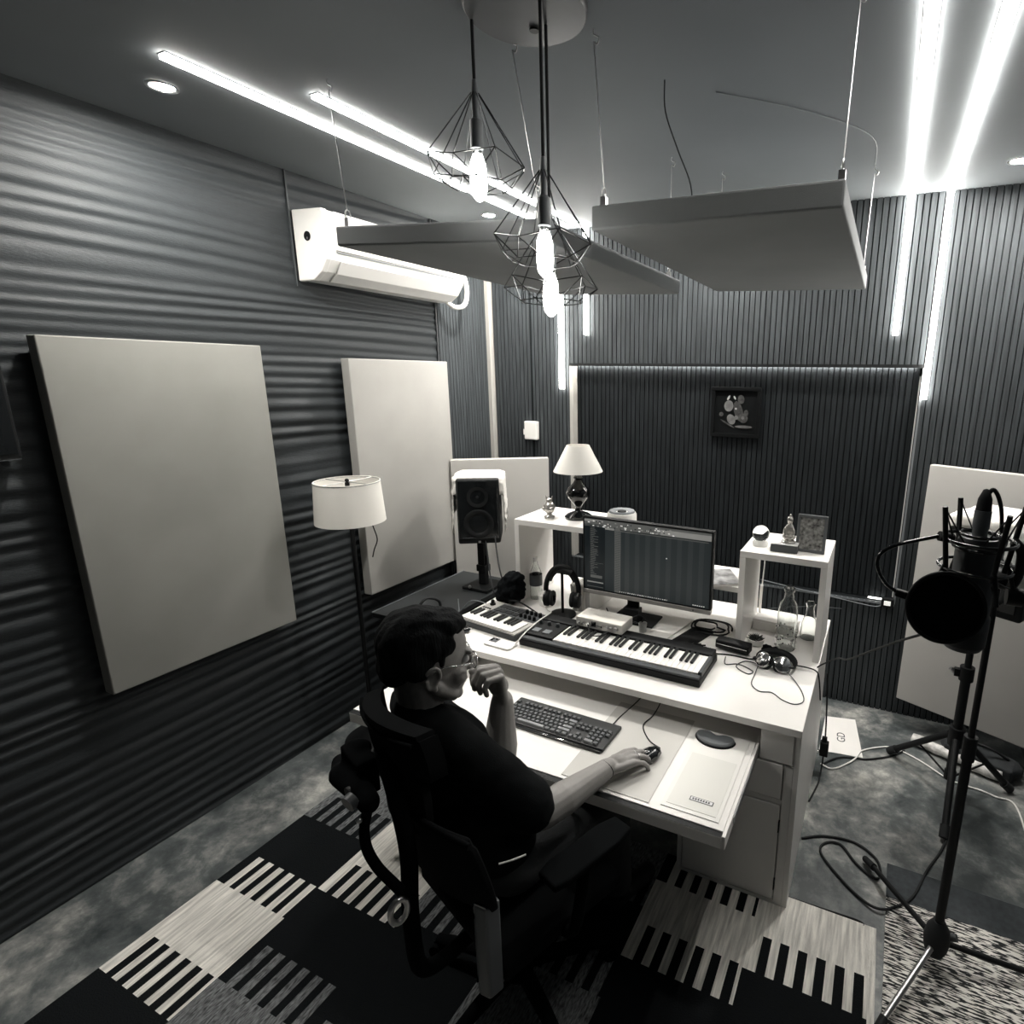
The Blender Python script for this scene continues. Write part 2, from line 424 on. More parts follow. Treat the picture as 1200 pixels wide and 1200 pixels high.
# ---- hanging ceiling panels
def cloud(label, corners, zt, wires, m):
    """corners: 4 xyz of the underside, order front-left, front-right, back-right, back-left"""
    c = sum((Vector(p) for p in corners), Vector()) / 4
    t = E('hanging_acoustic_panel', label, 'ceiling panel', c, group='panels hanging from the ceiling')
    bm = bmesh.new()
    lo = [bm.verts.new(Vector(p) - c) for p in corners]; hi = [bm.verts.new(Vector(p) - c + Vector((0, 0, zt))) for p in corners]
    bm.faces.new(lo); bm.faces.new(hi[::-1])
    for i in range(4): bm.faces.new((lo[i], lo[(i + 1) % 4], hi[(i + 1) % 4], hi[i]))
    P('fabric_cover', bm, m, t, bev=.006)
    for (p, q) in wires:
        p = Vector(p) - c; q = Vector(q) - c
        P('eyelet', G().box((p.x, p.y, p.z + .014), (.016, .016, .028)).tube([p + Vector((0, .010 * math.cos(a), .038 + .014 * math.sin(a))) for a in [2 * PI * k / 12 for k in range(12)]], .0022, 6, closed=True), M_steel, t, smooth=50)
        P('hanging_wire', G().cyl(p + Vector((0, 0, .05)), q - Vector((0, 0, .03)), .0016, seg=6), M_steel, t, smooth=60)
        P('ceiling_hook', G().tube(sp([q - Vector((0, 0, .03)), q + Vector((.010, 0, -.036)), q + Vector((.014, 0, -.022)), q + Vector((0, 0, -.012)), q]), .0022, 6), M_steel, t, smooth=180)
    return t
A_, B_, C_, D_ = (-1.635, 1.405, 2.300), (-.885, 1.42, 2.262), (-.885, 2.53, 2.262), (-1.635, 2.62, 2.300)
cloud('left hanging grey panel, a slightly tilted one in front of the air conditioner', [A_, B_, C_, D_], .058,
      [((-1.615, 1.44, 2.358), (-1.68, 1.47, H)), ((-.93, 1.47, 2.322), (-1.02, 1.50, H)), ((-.92, 2.48, 2.32), (-.92, 2.48, H)), ((-1.60, 2.55, 2.358), (-1.62, 2.55, H))], M_cloud)
A_, B_, C_, D_ = (-.792, 1.515, 2.300), (-.142, 1.53, 2.300), (-.145, 2.93, 2.300), (-.792, 2.78, 2.300)
cloud('right hanging grey panel with a white strap end, above the desk', [A_, B_, C_, D_], .062,
      [((-.80 + .03, 1.55, 2.362), (-.80, 1.55, H)), ((-.155, 1.57, 2.362), (-.155, 1.63, H)), ((-.16, 2.88, 2.362), (-.155, 2.9, H)), ((-.77, 2.72, 2.362), (-.77, 2.72, H))], M_cloud)
cable('dangling_wire', [(-.72, 1.86, 2.785), (-.715, 1.86, 2.70), (-.68, 1.88, 2.60), (-.64, 1.9, 2.50), (-.63, 1.9, 2.40)], .0022, M_blacksoft, 'loose thin black wire dangling from the ceiling onto the right hanging panel', 'wire')
cable('ceiling_cable', [(-.60, 2.0, H - .002), (-.35, 2.25, H - .003), (-.16, 2.55, H - .003), (-.155, 2.87, H - .004)], .0016, M_greyplastic, 'thin cable running across the ceiling to the right panel hook', 'cable')

# ================================================================= PENDANT CLUSTER
PX, PY = -.90, 1.385
t = E('cluster_pendant_light', 'three wire diamond cages with glowing bulbs hanging from one round dark ceiling plate', 'pendant light', (PX, PY, H))
M_canopy = mat('dark brushed canopy', K(.03, .6), .4, .3, nz=.15, ns=12)
M_wire = mat('dark wire cage', K(.06, .4), .3, .9)
P('ceiling_plate', G().lathe([(0, 0), (.15, 0), (.15, -.02), (.145, -.026), (0, -.028)], seg=48), M_canopy, t, smooth=40)
P('slot_cover', G().cyl((-.015, .06, -.028), (-.015, .06, -.032), .012, seg=16), M_black, t)
def pendant(px, py, ztop, S_, rot):
    x, y = px - PX, py - PY; zt = ztop - H
    P('cord', G().cyl((x, y, -.028), (x, y, zt + .02), .0042, seg=10), M_blacksoft, t, smooth=60)
    sk = P('socket', G().lathe([(0, zt + .035), (.006, zt + .03), (.009, zt), (.009, zt - .055), (.0145, zt - .06), (.0165, zt - .062), (.0165, zt - .125), (0, zt - .125)], (x, y, 0), 20), M_greyplastic, t, smooth=40)
    g = G(); n = 8
    R1, R2 = .128 * S_, .085 * S_; z1 = zt - .155 * S_; z2 = z1 - .055 * S_
    top = [Vector((x + .010 * math.cos(2 * PI * k / n + rot), y + .010 * math.sin(2 * PI * k / n + rot), zt)) for k in range(n)]
    m1 = [Vector((x + R1 * math.cos(2 * PI * k / n + rot), y + R1 * math.sin(2 * PI * k / n + rot), z1 - (.0 if k % 2 else .02))) for k in range(n)]
    m2 = [Vector((x + R2 * math.cos(2 * PI * (k + .5) / n + rot), y + R2 * math.sin(2 * PI * (k + .5) / n + rot), z2)) for k in range(n)]
    for k in range(n):
        g.cyl(top[k], m1[k], .0015, seg=5); g.cyl(m1[k], m1[(k + 1) % n], .0015, seg=5)
        g.cyl(m1[k], m2[k], .0015, seg=5); g.cyl(m1[(k + 1) % n], m2[k], .0015, seg=5)
        g.cyl(m2[k], m2[(k + 1) % n], .0015, seg=5)
    P('wire_cage', g, M_wire, t, smooth=60)
    b = P('bulb', G().lathe([(0, zt - .122), (.012, zt - .125), (.013, zt - .14), (.020, zt - .16), (.022, zt - .20), (.019, zt - .235), (.006, zt - .248), (0, zt - .25)], (x, y, 0), 20), M_glass, t, smooth=60)
    P('filament', G().lathe([(0, -.055), (.010, -.052), (.0155, -.035), (.0155, .015), (.010, .042), (0, .045)], (0, 0, .070), 12), M_bulb, b, smooth=60)
pendant(-1.035, 1.35, 2.603, 1.0, .2)
pendant(-.838, 1.35, 2.405, 1.0, 0.05)
pendant(-.878, 1.44, 2.320, 1.0, .45)

# ================================================================= AIR CONDITIONER
t = E('air_conditioner', 'white split air conditioner on the upper left wall', 'air conditioner', (XL + .022, 2.452, 2.325))
prof = [(0, .0), (.10, .0), (.155, .035), (.190, .085), (.200, .13), (.200, .27), (.188, .292), (0, .30)]
M90 = Matrix(((1, 0, 0, 0), (0, 0, 1, 0), (0, 1, 0, 0), (0, 0, 0, 1)))   # (x,y)->x,z ; extrude y
P('body', G().prism(prof, -.455, .455, M90), M_whiteplastic, t, bev=.008)
P('side_cap', G().prism([(0, -.003), (.10, -.003), (.157, .032), (.193, .083), (.203, .13), (.203, .272), (.19, .295), (0, .303)], -.475, -.445, M90), M_whiteplastic, t, bev=.006)
P('front_cover', G().b2((.2005, -.425, .125), (.207, .44, .288)), M_whiteplastic, t, bev=.006)
P('air_flap', G().prism([(.108, .002), (.158, .034), (.193, .084), (.197, .082), (.163, .030), (.112, -.003)], -.40, .43, M90), mat('soft white plastic', (.66, .65, .63), .4), t, bev=.002)
P('flap_gap', G().b2((.1985, -.42, .116), (.2025, .44, .120)), M_greyplastic, t)
lg = P('emblem', G().cyl((.09, -.4765, .185), (.09, -.479, .185), .020, seg=28), M_black, t, label='round dark emblem on the end cap')
P('emblem_mark', G().cyl((0, -.0012, .010), (0, -.0018, .010), .006, seg=12), M_steel, lg, origin=False)
P('drain_hose', G().tube(sp([(.05, .44, .02), (.08, .50, -.02), (.10, .57, .0), (.10, .60, .08), (.08, .60, .17), (.04, .58, .2)]), .014, 12), M_whiteplastic, t, smooth=180)
P('display_marks', G().b2((.205, -.395, .17), (.2085, -.375, .205)), M_darkgrey, t)

# white controller box on back wall
t = E('wall_controller', 'small white controller box on the slats left of the recess', 'switch', (-2.229, YB - SD, 1.47))
P('case', G().b2((-.05, -.035, 0), (.05, 0, .125)), M_whiteplastic, t, bev=.006)
P('side_plug', G().b2((-.064, -.026, .03), (-.051, -.008, .07)), M_whiteplastic, t, bev=.003)

# dark framed picture in the recess
t = E('framed_picture', 'square black framed dark picture of pale rounded forms hanging in the wall recess', 'picture', (-.826, YB + RD - SD, 1.555))
W2 = .148
P('frame', G().b2((-W2, -.024, 0), (W2, 0, .022)).b2((-W2, -.024, .274), (W2, 0, .296)).b2((-W2, -.024, .022), (-W2 + .022, 0, .274)).b2((W2 - .022, -.024, .022), (W2, 0, .274)), mat('frame black', K(.004, 1), .8, spec=.1), t, bev=.002)
M_art = mat('dark print', K(.005, 1), .8, spec=.1)
c = P('canvas', G().b2((-W2 + .02, -.010, .02), (W2 - .02, -.002, .276)), M_art, t)
def ell(g, cx, cz, rx, rz, a=0, mi=0, y=-.0006, n=18):
    g.poly([(cx + rx * math.cos(2 * PI * k / n) * math.cos(a) - rz * math.sin(2 * PI * k / n) * math.sin(a), y, cz + rx * math.cos(2 * PI * k / n) * math.sin(a) + rz * math.sin(2 * PI * k / n) * math.cos(a)) for k in range(n)], mi)
g = G(); y0 = -.0085
for k, (cx, cz, rx, rz, a, mi) in enumerate([(-.042, .165, .028, .033, 0, 0), (-.024, .086, .024, .032, .5, 0), (.018, .135, .026, .062, .3, 1), (.030, .205, .020, .026, .2, 1), (.050, .095, .026, .028, 0, 1), (-.045, .213, .006, .016, -.5, 2), (-.008, .214, .005, .012, .5, 2), (.006, .098, .012, .013, 0, 0), (.002, .150, .006, .006, 0, 2), (.052, .045, .052, .008, 0, 0), (-.045, .06, .05, .005, -.5, 1), (.064, .125, .014, .020, 0, 1), (.046, .098, .010, .010, 0, 0), (-.085, .115, .013, .013, 0, 1)]):
    ell(g, cx, cz, rx, rz, a, mi, y=y0 - k * .00012)
P('painted_forms', g, [mat('print light grey', .11, .6, nz=.4, ns=30), mat('print mid grey', .04, .6, nz=.7, ns=60), mat('print highlight', .35, .6)], c, origin=False)

# plug box + wires in the recess corner
t = E('led_driver', 'small boxed light driver with a lit window at the lower right of the recess', 'power box', (.118, YB - SD, .655))
P('case', G().b2((-.035, -.03, 0), (.03, 0, .05)), M_black, t, bev=.003)
P('lit_window', G().b2((-.02, -.0315, .012), (.014, -.0303, .038)), mat('lit window', (1, 1, .95), emit=.45), t)
cable('wall_cable', [(-.60, YB - .02, .70), (-.35, YB - .022, .675), (-.18, YB - .02, .66), (.04, YB - .022, .642), (.09, YB - .02, .66)], .003, M_greyplastic, 'thin grey cable sagging along the bottom edge of the wall recess')
cable('wall_cable', [(-.12, YB - .03, .60), (-.30, YB - .03, .58), (-.55, YB - .03, .52)], .0025, M_darkgrey, 'thin dark cable low on the slats behind the desk shelf')

# ================================================================= CARPETS
M_cl = mat('cream woven wool', (.68, .66, .615), .95, spec=.1, nz=.32, ns=30, stretch=(3.5, .25, 1), bump=.8, bs=260)
M_cg = mat('heather grey wool', K(.13, .3), .95, spec=.1, nz=.75, ns=90, stretch=(2, .5, 1), bump=.8, bs=260)
M_cb = mat('black wool', K(.009, 1), .98, spec=.05, bump=.8, bs=260)
t = E('piano_key_rug', 'flat woven rug with cream, black and grey piano-key blocks under the desk and chair', 'rug', (-1.0, .7, 0))
X0, PW = -2.165, .384
LT, BK, GR = 0, 1, 2
cols = [
 [(-.46, BK), (-.09, LT), (.28, BK), (.65, LT), (1.02, BK), (1.39, GR), (1.76, BK)],
 [(-.32, BK), (.05, LT), (.42, GR), (.79, BK), (1.155, LT), (1.53, BK), (1.82, GR)],
 [(-.40, LT), (-.03, BK), (.34, GR), (.71, BK), (1.20, GR), (1.56, BK)],
 [(-.58, BK), (-.2, LT), (.15, BK), (.52, LT), (.88, GR), (1.25, BK), (1.60, GR)],
 [(-.40, BK), (-.07, LT), (.30, BK), (.67, GR), (1.03, BK), (1.40, LT), (1.73, BK)],
 [(-.66, BK), (-.32, LT), (.05, BK), (.42, LT), (.79, GR), (1.16, BK), (1.53, LT)]]
YA, YE = -.75, 1.865
g = G()
def rect(x0, x1, y0, y1, mi):
    y0 = max(y0, YA); y1 = min(y1, YE)
    if y1 > y0 + 1e-5: g.b2((x0 + 1.0, y0 - .7, .0005), (x1 + 1.0, y1 - .7, .009 + .0004 * mi), mi)
for ci, cl in enumerate(cols):
    x0 = X0 + ci * PW; cl = [(-9, LT)] + cl + [(9, LT)]
    for k in range(1, len(cl)):
        yb, c_ = cl[k]; prev = cl[k - 1][1]
        ye = cl[k + 1][0] if k + 1 < len(cl) else 9
        if k == 1: rect(x0, x0 + PW, YA, yb, prev)
        if k == len(cl) - 1: break
        bar = .138
        xs = x0
        for j in range(6):
            b0 = x0 + .043 + j * .0535 * 1.115; b1 = b0 + .031
            rect(xs, b0, yb, yb + bar, c_); rect(b0, b1, yb, yb + bar, prev); xs = b1
        rect(xs, x0 + PW, yb, yb + bar, c_)
        rect(x0, x0 + PW, yb + bar, ye, c_)
P('woven_field', g, [M_cl, M_cb, M_cg], t, origin=False)
P('bound_edge', G().b2((.139 + 1, YA - .7, .0005), (.160 + 1, YE - .7, .009)), M_cl, t)
M_sp = bpy.data.materials.new('speckled wool'); M_sp.use_nodes = True
nt = M_sp.node_tree; b = nt.nodes['Principled BSDF']; b.inputs['Roughness'].default_value = .95
tc = nt.nodes.new('ShaderNodeTexCoord'); mp = nt.nodes.new('ShaderNodeMapping'); mp.inputs['Scale'].default_value = (24, 165, 10)
n_ = nt.nodes.new('ShaderNodeTexNoise'); n_.inputs['Scale'].default_value = 1.0; n_.inputs['Detail'].default_value = 3
r = nt.nodes.new('ShaderNodeValToRGB'); r.color_ramp.elements[0].position = .47; r.color_ramp.elements[1].position = .53
r.color_ramp.elements[0].color = (.012, .014, .015, 1); r.color_ramp.elements[1].color = (.70, .68, .64, 1)
nt.links.new(tc.outputs['Object'], mp.inputs[0]); nt.links.new(mp.outputs[0], n_.inputs['Vector']); nt.links.new(n_.outputs[0], r.inputs[0]); nt.links.new(r.outputs[0], b.inputs['Base Color'])
bp = nt.nodes.new('ShaderNodeBump'); bp.inputs['Strength'].default_value = .9; bp.inputs['Distance'].default_value = .006
nt.links.new(n_.outputs[0], bp.inputs['Height']); nt.links.new(bp.outputs[0], b.inputs['Normal'])
t = E('speckled_rug', 'black and cream flecked rug with a plain dark end band at the lower right', 'rug', (.47, .9, 0), -.02)
P('flecked_field', G().b2((-.302, -1.6, .0005), (.305, 1.12, .010)), M_sp, t, origin=False)
P('end_band', G().b2((-.302, 1.1205, .0005), (.305, 1.285, .009)), mat('dark band wool', K(.045, 1), .95, nz=.2, ns=50), t, origin=False)
cable('floor_cable', [(-.148, 1.866, .006), (-.07, 1.868, .006), (.03, 1.872, .006), (.09, 1.874, .006), (.115, 1.868, .006), (.118, 1.858, .006)], .0035, M_blacksoft, 'thin dark cord lying along the back edge of the piano-key rug')
# ================================================================= DESK
DX0, DX1, DY0, DY1, DT = -1.80, -.145, 1.80, 2.80, .755
t = E('studio_desk', 'white laminate studio desk with a pull-out tray and a cupboard on the right', 'desk', (-.97, 2.3, 0))
def L(p): return (p[0] + .97, p[1] - 2.3, p[2])
def db(g, a, b, mi=None): return g.b2(L(a), L(b), mi)
P('desktop', db(G(), (DX0, DY0, DT - .028), (DX1, DY1, DT)), M_white, t, bev=.002)
P('side_panel', db(G(), (DX1 - .020, DY0 + .012, 0), (DX1 - .002, DY1 - .01, DT - .0285)), M_white, t, bev=.001)
P('side_panel', db(G(), (DX0 + .01, DY0 + .012, 0), (DX0 + .03, DY1 - .01, DT - .0285)), M_white, t, bev=.001)
P('back_panel', db(G(), (DX0 + .031, DY1 - .05, .3), (DX1 - .021, DY1 - .03, DT - .0285)), M_white, t)
P('cupboard_carcass', db(db(db(db(G(), (-.575, DY0 + .035, 0), (-.557, DY1 - .2, .60)), (-.5565, DY0 + .035, .018), (-.166, DY1 - .2, .036)), (-.5565, DY0 + .035, .582), (-.166, DY1 - .2, .60)), (-.285, DY0 + .02, .602), (-.166, DY0 + .035, DT - .03)), M_white, t, bev=.001)
P('face_frame', db(db(db(G(), (-.575, DY0 + .012, 0), (-.557, DY0 + .034, .60)), (-.195, DY0 + .012, 0), (-.1655, DY0 + .034, .601)), (-.5565, DY0 + .012, 0), (-.1955, DY0 + .034, .022)), M_white, t, bev=.001)
dr = P('drawer_front', db(G(), (-.552, DY0 + .008, .462), (-.2, DY0 + .030, .60)), M_white, t, bev=.002)
dr = P('drawer_front', db(G(), (-.283, DY0 + .008, .608), (-.170, DY0 + .019, .722)), M_white, t, bev=.002)
dd = P('cupboard_door', db(G(), (-.552, DY0 + .008, .030), (-.2, DY0 + .030, .435)), M_white, t, bev=.002)
P('hinge', G().b2((.1765, -.018, .30), (.181, -.006, .345)), M_black, dd)
P('hinge', G().b2((.1765, -.018, .05), (.181, -.006, .095)), M_black, dd)
P('rail', db(G(), (-.5565, DY0 + .012, .440), (-.1955, DY0 + .030, .458)), M_white, t)
tr = P('keyboard_tray', db(db(db(G(), (-1.755, 1.372, .640), (-.300, 1.93, .655)), (-1.755, 1.352, .612), (-.300, 1.3715, .650)), (-.2995, 1.352, .612), (-.289, 1.93, .655)), M_white, t, bev=.0015)
P('edge_gap', db(G(), (-1.755, 1.3525, .6503), (-.2995, 1.3712, .6512)), M_black, t)
P('tray_back_rail', db(G(), (-1.755, 1.95, .60), (-.32, 1.97, .70)), M_white, t)
P('tray_runner', db(G(), (-.2885, 1.45, .620), (-.286, 1.93, .645)), M_steel, t)
P('tray_runner', db(G(), (-1.77, 1.45, .620), (-1.7555, 1.93, .645)), M_steel, t)

# left and right hutches + mid shelf
def hutch(name_label, x0, x1, y0, y1, z1, wall, mids=()):
    t = E('desk_shelf', name_label, 'shelf', ((x0 + x1) / 2, (y0 + y1) / 2, DT))
    W_, D_ = (x1 - x0) / 2, (y1 - y0) / 2; h = z1 - DT
    P('top_board', G().b2((-W_, -D_, h - .028), (W_, D_, h)), M_white, t, bev=.0015)
    P('side_board', G().b2((-W_, -D_, .0003), (-W_ + .026, D_, h - .0285)), M_white, t, bev=.0015)
    P('side_board', G().b2((W_ - .026, -D_, .0003), (W_, D_, h - .0285)), M_white, t, bev=.0015)
    return t
hutch('white open box shelf on the desk\'s right end, small picture on top', -.505, -.150, 2.315, 2.66, 1.198, True)
hutch('white open box shelf on the desk\'s left end, table lamp on top', -1.665, -1.235, 2.335, 2.66, 1.200, True)
t = E('shelf_board', 'white board bridging between the two box shelves behind the monitor', 'shelf', (-.87, 2.53, .974))
P('board', G().b2((-.36, -.13, 0), (.36, .13, .026)), M_white, t, bev=.0015)
P('bracket', G().b2((-.3649, -.1, -.03), (-.3605, .1, .0)), M_steel, t)
P('bracket', G().b2((.3605, -.1, -.03), (.3645, .1, .0)), M_steel, t)

# dark low cabinet at left with loops of cable
t = E('side_cabinet', 'low dark cabinet with a flat top left of the desk, under the left speaker', 'cabinet', (-2.16, 2.42, 0))
P('top_board', G().b2((-.2, -.40, .66), (.2, .33, .685)), mat('dark grey board', K(.022, 1), .5), t, bev=.003)
P('body', G().b2((-.18, -.36, 0), (.17, .31, .659)), M_black, t, bev=.003)
P('top_edging', G().b2((-.203, -.40, .684), (-.199, .33, .688)), M_greyplastic, t)
cable('cable_loop', [(-2.06, 2.06, .690), (-2.065, 2.06, .76), (-2.05, 2.10, .79), (-2.02, 2.15, .76), (-2.015, 2.15, .690)], .007, M_blacksoft, 'short thick black cable looping up from the dark cabinet top')
cable('cable_lead', [(-2.07, 2.35, .690), (-1.98, 2.25, .692), (-1.93, 2.20, .70), (-1.86, 2.21, .77), (-1.78, 2.23, .762)], .0028, M_greyplastic, 'thin grey lead from the dark cabinet to the desk')

# ================================================================= LEFT SPEAKER
t = E('speaker_stand', 'black pole stand holding the left monitor speaker', 'speaker stand', (-2.07, 2.58, .6852))
P('base_plate', G().b2((-.09, -.09, 0), (.09, .09, .018)), M_black, t, bev=.004)
P('pole', G().b2((-.024, -.018, .0185), (.024, .018, .293)), M_black, t, bev=.004)
P('collar', G().b2((-.030, -.026, .10), (.034, .026, .14)).b2((.025, -.008, .14), (.034, .008, .20)), M_black, t, bev=.003)
P('top_plate', G().b2((-.07, -.08, .2935), (.07, .08, .299)), M_black, t)
P('cable_clip', G().sph((-.03, -.092, .025), .010), M_steel, t, smooth=180)
t = E('monitor_speaker', 'black studio speaker facing the room on the left stand, white cloth over it', 'speaker', (-2.07, 2.58, .985), .58)
P('cabinet', G().b2((-.115, -.12, 0), (.115, .12, .365)), M_black, t, bev=.010)
P('baffle', G().b2((-.108, -.127, .03), (.108, -.1205, .358)), M_blackgloss, t, bev=.004)
P('woofer', G().lathe([(.078, 0), (.082, .006), (.074, .010), (.06, .004), (.03, -.016), (.028, -.010), (0, -.004)], (0, -.128, .118), 36, (PI / 2, 0, 0)), M_black, t, smooth=50)
P('tweeter', G().lathe([(.056, 0), (.058, .004), (.050, .004), (.02, -.010), (.016, -.004), (0, .002)], (0, -.128, .268), 36, (PI / 2, 0, 0)), M_black, t, smooth=50)
P('badge', G().b2((-.006, -.1285, .008), (.006, -.1205, .018)), M_steel, t)
P('port', G().b2((-.09, -.1285, .035), (.09, -.1275, .041)), M_darkgrey, t)
def cloth(name, label, loc, rz, w_, d_, h_, drop, m, seed=1):
    t = G(); bm = t.bm; n = 26; rows = []
    for j in range(n + 1):
        row = []
        for i in range(n + 1):
            u = (i / n * 2 - 1); v = (j / n * 2 - 1)
            ex = w_ / 2 + drop[0]; ey = d_ / 2 + drop[1]
            x = u * ex; y = v * ey; z = h_
            nx = noise.noise(Vector((u * 3, v * 3, seed))); n2 = noise.noise(Vector((u * 7, v * 7, seed + 4)))
            if abs(x) > w_ / 2:
                o_ = abs(x) - w_ / 2; x = math.copysign(w_ / 2 + .008 + .016 * abs(n2) + .05 * o_, x); z -= o_
            if abs(y) > d_ / 2:
                o_ = abs(y) - d_ / 2; y = math.copysign(d_ / 2 + .008 + .014 * abs(nx) + .05 * o_, y); z -= o_
            row.append(bm.verts.new((x, y, z + .006 + .004 * abs(n2))))
        rows.append(row)
    for j in range(n):
        for i in range(n): bm.faces.new((rows[j][i], rows[j][i + 1], rows[j + 1][i + 1], rows[j + 1][i]))
    o = P(name, t, m, smooth=180, origin=False)
    s_ = o.modifiers.new('thick', 'SOLIDIFY'); s_.thickness = .004; s_.offset = 1
    o.location = loc; o.rotation_euler = (0, 0, rz)
    return tag(o, label, 'cloth')
M_cloth = mat('white cotton cloth', (.78, .76, .72), .85, nz=.04, ns=9, bump=.3, bs=60)
c = cloth('draped_cloth', 'white cloth draped over the left speaker', (-2.07, 2.58, .985), .58, .244, .20, .367, (.22, .10), M_cloth, 2)
c.location.x -= .022; c.location.y += .034
cable('speaker_cable', [(-1.98, 2.50, 1.0), (-1.93, 2.45, .93), (-1.85, 2.36, .86), (-1.80, 2.32, .79), (-1.76, 2.31, .762)], .004, M_blacksoft, 'lower of two black cables running from the left speaker to the desk')
cable('speaker_cable', [(-1.93, 2.52, 1.03), (-1.86, 2.44, .96), (-1.78, 2.36, .88), (-1.72, 2.33, .80)], .004, M_blacksoft, 'upper of two black cables running from the left speaker to the desk')

# ================================================================= FLOOR LAMP
t = E('floor_lamp', 'floor lamp with a white drum shade and black pole by the rippled wall', 'floor lamp', (-2.335, 1.93, 0))
M_shade = mat('white lamp shade', (.80, .78, .73), .8)
P('base', G().lathe([(0, 0), (.14, 0), (.14, .012), (.13, .02), (.02, .026), (0, .026)], seg=40), M_black, t, smooth=40)
P('pole', G().cyl((0, 0, .024), (0, 0, 1.40), .011, seg=14), M_black, t, smooth=60)
sh = P('drum_shade', G().lathe([(.160, 1.205), (.148, 1.405), (.145, 1.405), (.157, 1.205), (.160, 1.205)], seg=48), M_shade, t, smooth=50)
P('shade_ring', G().tube([(.147 * math.cos(a), .147 * math.sin(a), .195) for a in [2 * PI * k / 40 for k in range(40)]], .0025, 6, closed=True).cyl((-.146, 0, .195), (.146, 0, .195), .0018, seg=6).cyl((0, -.146, .195), (0, .146, .195), .0018, seg=6), M_steel, sh, origin=False, smooth=60)
P('finial', G().sph((0, 0, 1.407), .010), M_black, t, smooth=180)
P('bulb', G().lathe([(.014, 1.25), (.014, 1.28), (.028, 1.31), (.028, 1.34), (0, 1.37)], seg=20), M_whiteplastic, t, smooth=60)
P('pull_cord', G().tube(sp([(.10, .02, 1.24), (.125, .02, 1.18), (.13, .03, 1.12), (.115, .02, 1.07), (.10, .02, 1.03)]), .0028, 6), M_black, t, smooth=180)

# ================================================================= RIGHT SPEAKER ON TRIPOD
t = E('tripod_stand', 'black tripod stand with rubber feet behind the microphone stand', 'speaker stand', (.45, 2.75, 0))
P('pole', G().cyl((0, 0, .12), (0, 0, .62), .021, seg=16), M_black, t, smooth=60)
P('inner_pole', G().cyl((0, 0, .6205), (0, 0, .985), .015, seg=16), M_black, t, smooth=60)
kb = P('clamp_collar', G().cyl((0, 0, .60), (0, 0, .665), .030, seg=18).b2((-.05, -.012, .615), (-.028, .012, .65)), M_black, t, smooth=50)
P('clamp_screw', G().cyl((-.03, 0, .02), (-.055, 0, .045), .010, seg=10), M_steel, kb, origin=False, smooth=50)
P('hub', G().cyl((0, 0, .27), (0, 0, .36), .034, seg=18), M_black, t, smooth=50)
for k, (fx, fy) in enumerate([(.205, 2.955), (.412, 2.43), (.715, 2.885)]):
    f = Vector((fx - .45, fy - 2.75, .018)); dirn = Vector((f.x, f.y, 0)).normalized()
    lg = P('leg', G().cyl(dirn * .03 + Vector((0, 0, .31)), f + Vector((0, 0, .012)), .015, seg=12), M_black, t, smooth=60)
    ft = P('rubber_foot', G().cyl(f - dirn * .028 + Vector((0, 0, .037)), f + dirn * .01 + Vector((0, 0, .001)), .020, seg=12), M_blacksoft, t, smooth=60)
    P('brace', G().cyl(dirn * .02 + Vector((0, 0, .10)), (f + dirn * .03 * 0) * .55 + Vector((0, 0, .155)), .005, seg=6), M_black, t, smooth=60)
P('brace_collar', G().cyl((0, 0, .09), (0, 0, .13), .026, seg=16), M_black, t, smooth=50)
t = E('monitor_speaker', 'black studio speaker on the tripod stand behind the microphone, half under a cloth', 'speaker', (.50, 2.70, .985), -.5)
P('cabinet', G().b2((-.14, -.13, 0), (.14, .14, .385)), M_black, t, bev=.010)
P('baffle', G().b2((-.118, -.137, .03), (.118, -.1305, .378)), M_blackgloss, t, bev=.004)
P('woofer', G().lathe([(.088, 0), (.092, .006), (.084, .010), (.07, .004), (.03, -.016), (.028, -.010), (0, -.004)], (0, -.138, .125), 36, (PI / 2, 0, 0)), M_black, t, smooth=50)
P('tweeter', G().lathe([(.062, 0), (.064, .004), (.055, .004), (.02, -.010), (.016, -.004), (0, .002)], (0, -.138, .285), 36, (PI / 2, 0, 0)), M_darkgrey, t, smooth=50)
M_mott = mat('mottled grey cloth', (.30, .31, .30), .9, nz=.45, ns=24, bump=.6, bs=70)
cloth('draped_cloth', 'white cloth draped over the right speaker behind the microphone', (.50, 2.70, .985), -.5, .292, .285, .388, (.10, .05), M_cloth, 7)
g = G(); bm = remesh(G().sph((0, 0, .09), (.10, .05, .14)).sph((.04, -.01, .16), (.07, .045, .08)).sph((-.03, 0, .03), (.06, .045, .05)), .008, 3)
for v in bm.verts: v.co += v.normal * .006 * noise.noise(v.co * 40)
o = P('bunched_cloth', bm, M_mott, smooth=180); o.location = (.56, 2.475, 1.13); o.rotation_euler = (0, 0, -.5)
tag(o, 'mottled grey bunched cloth hanging off the front of the right speaker', 'cloth')

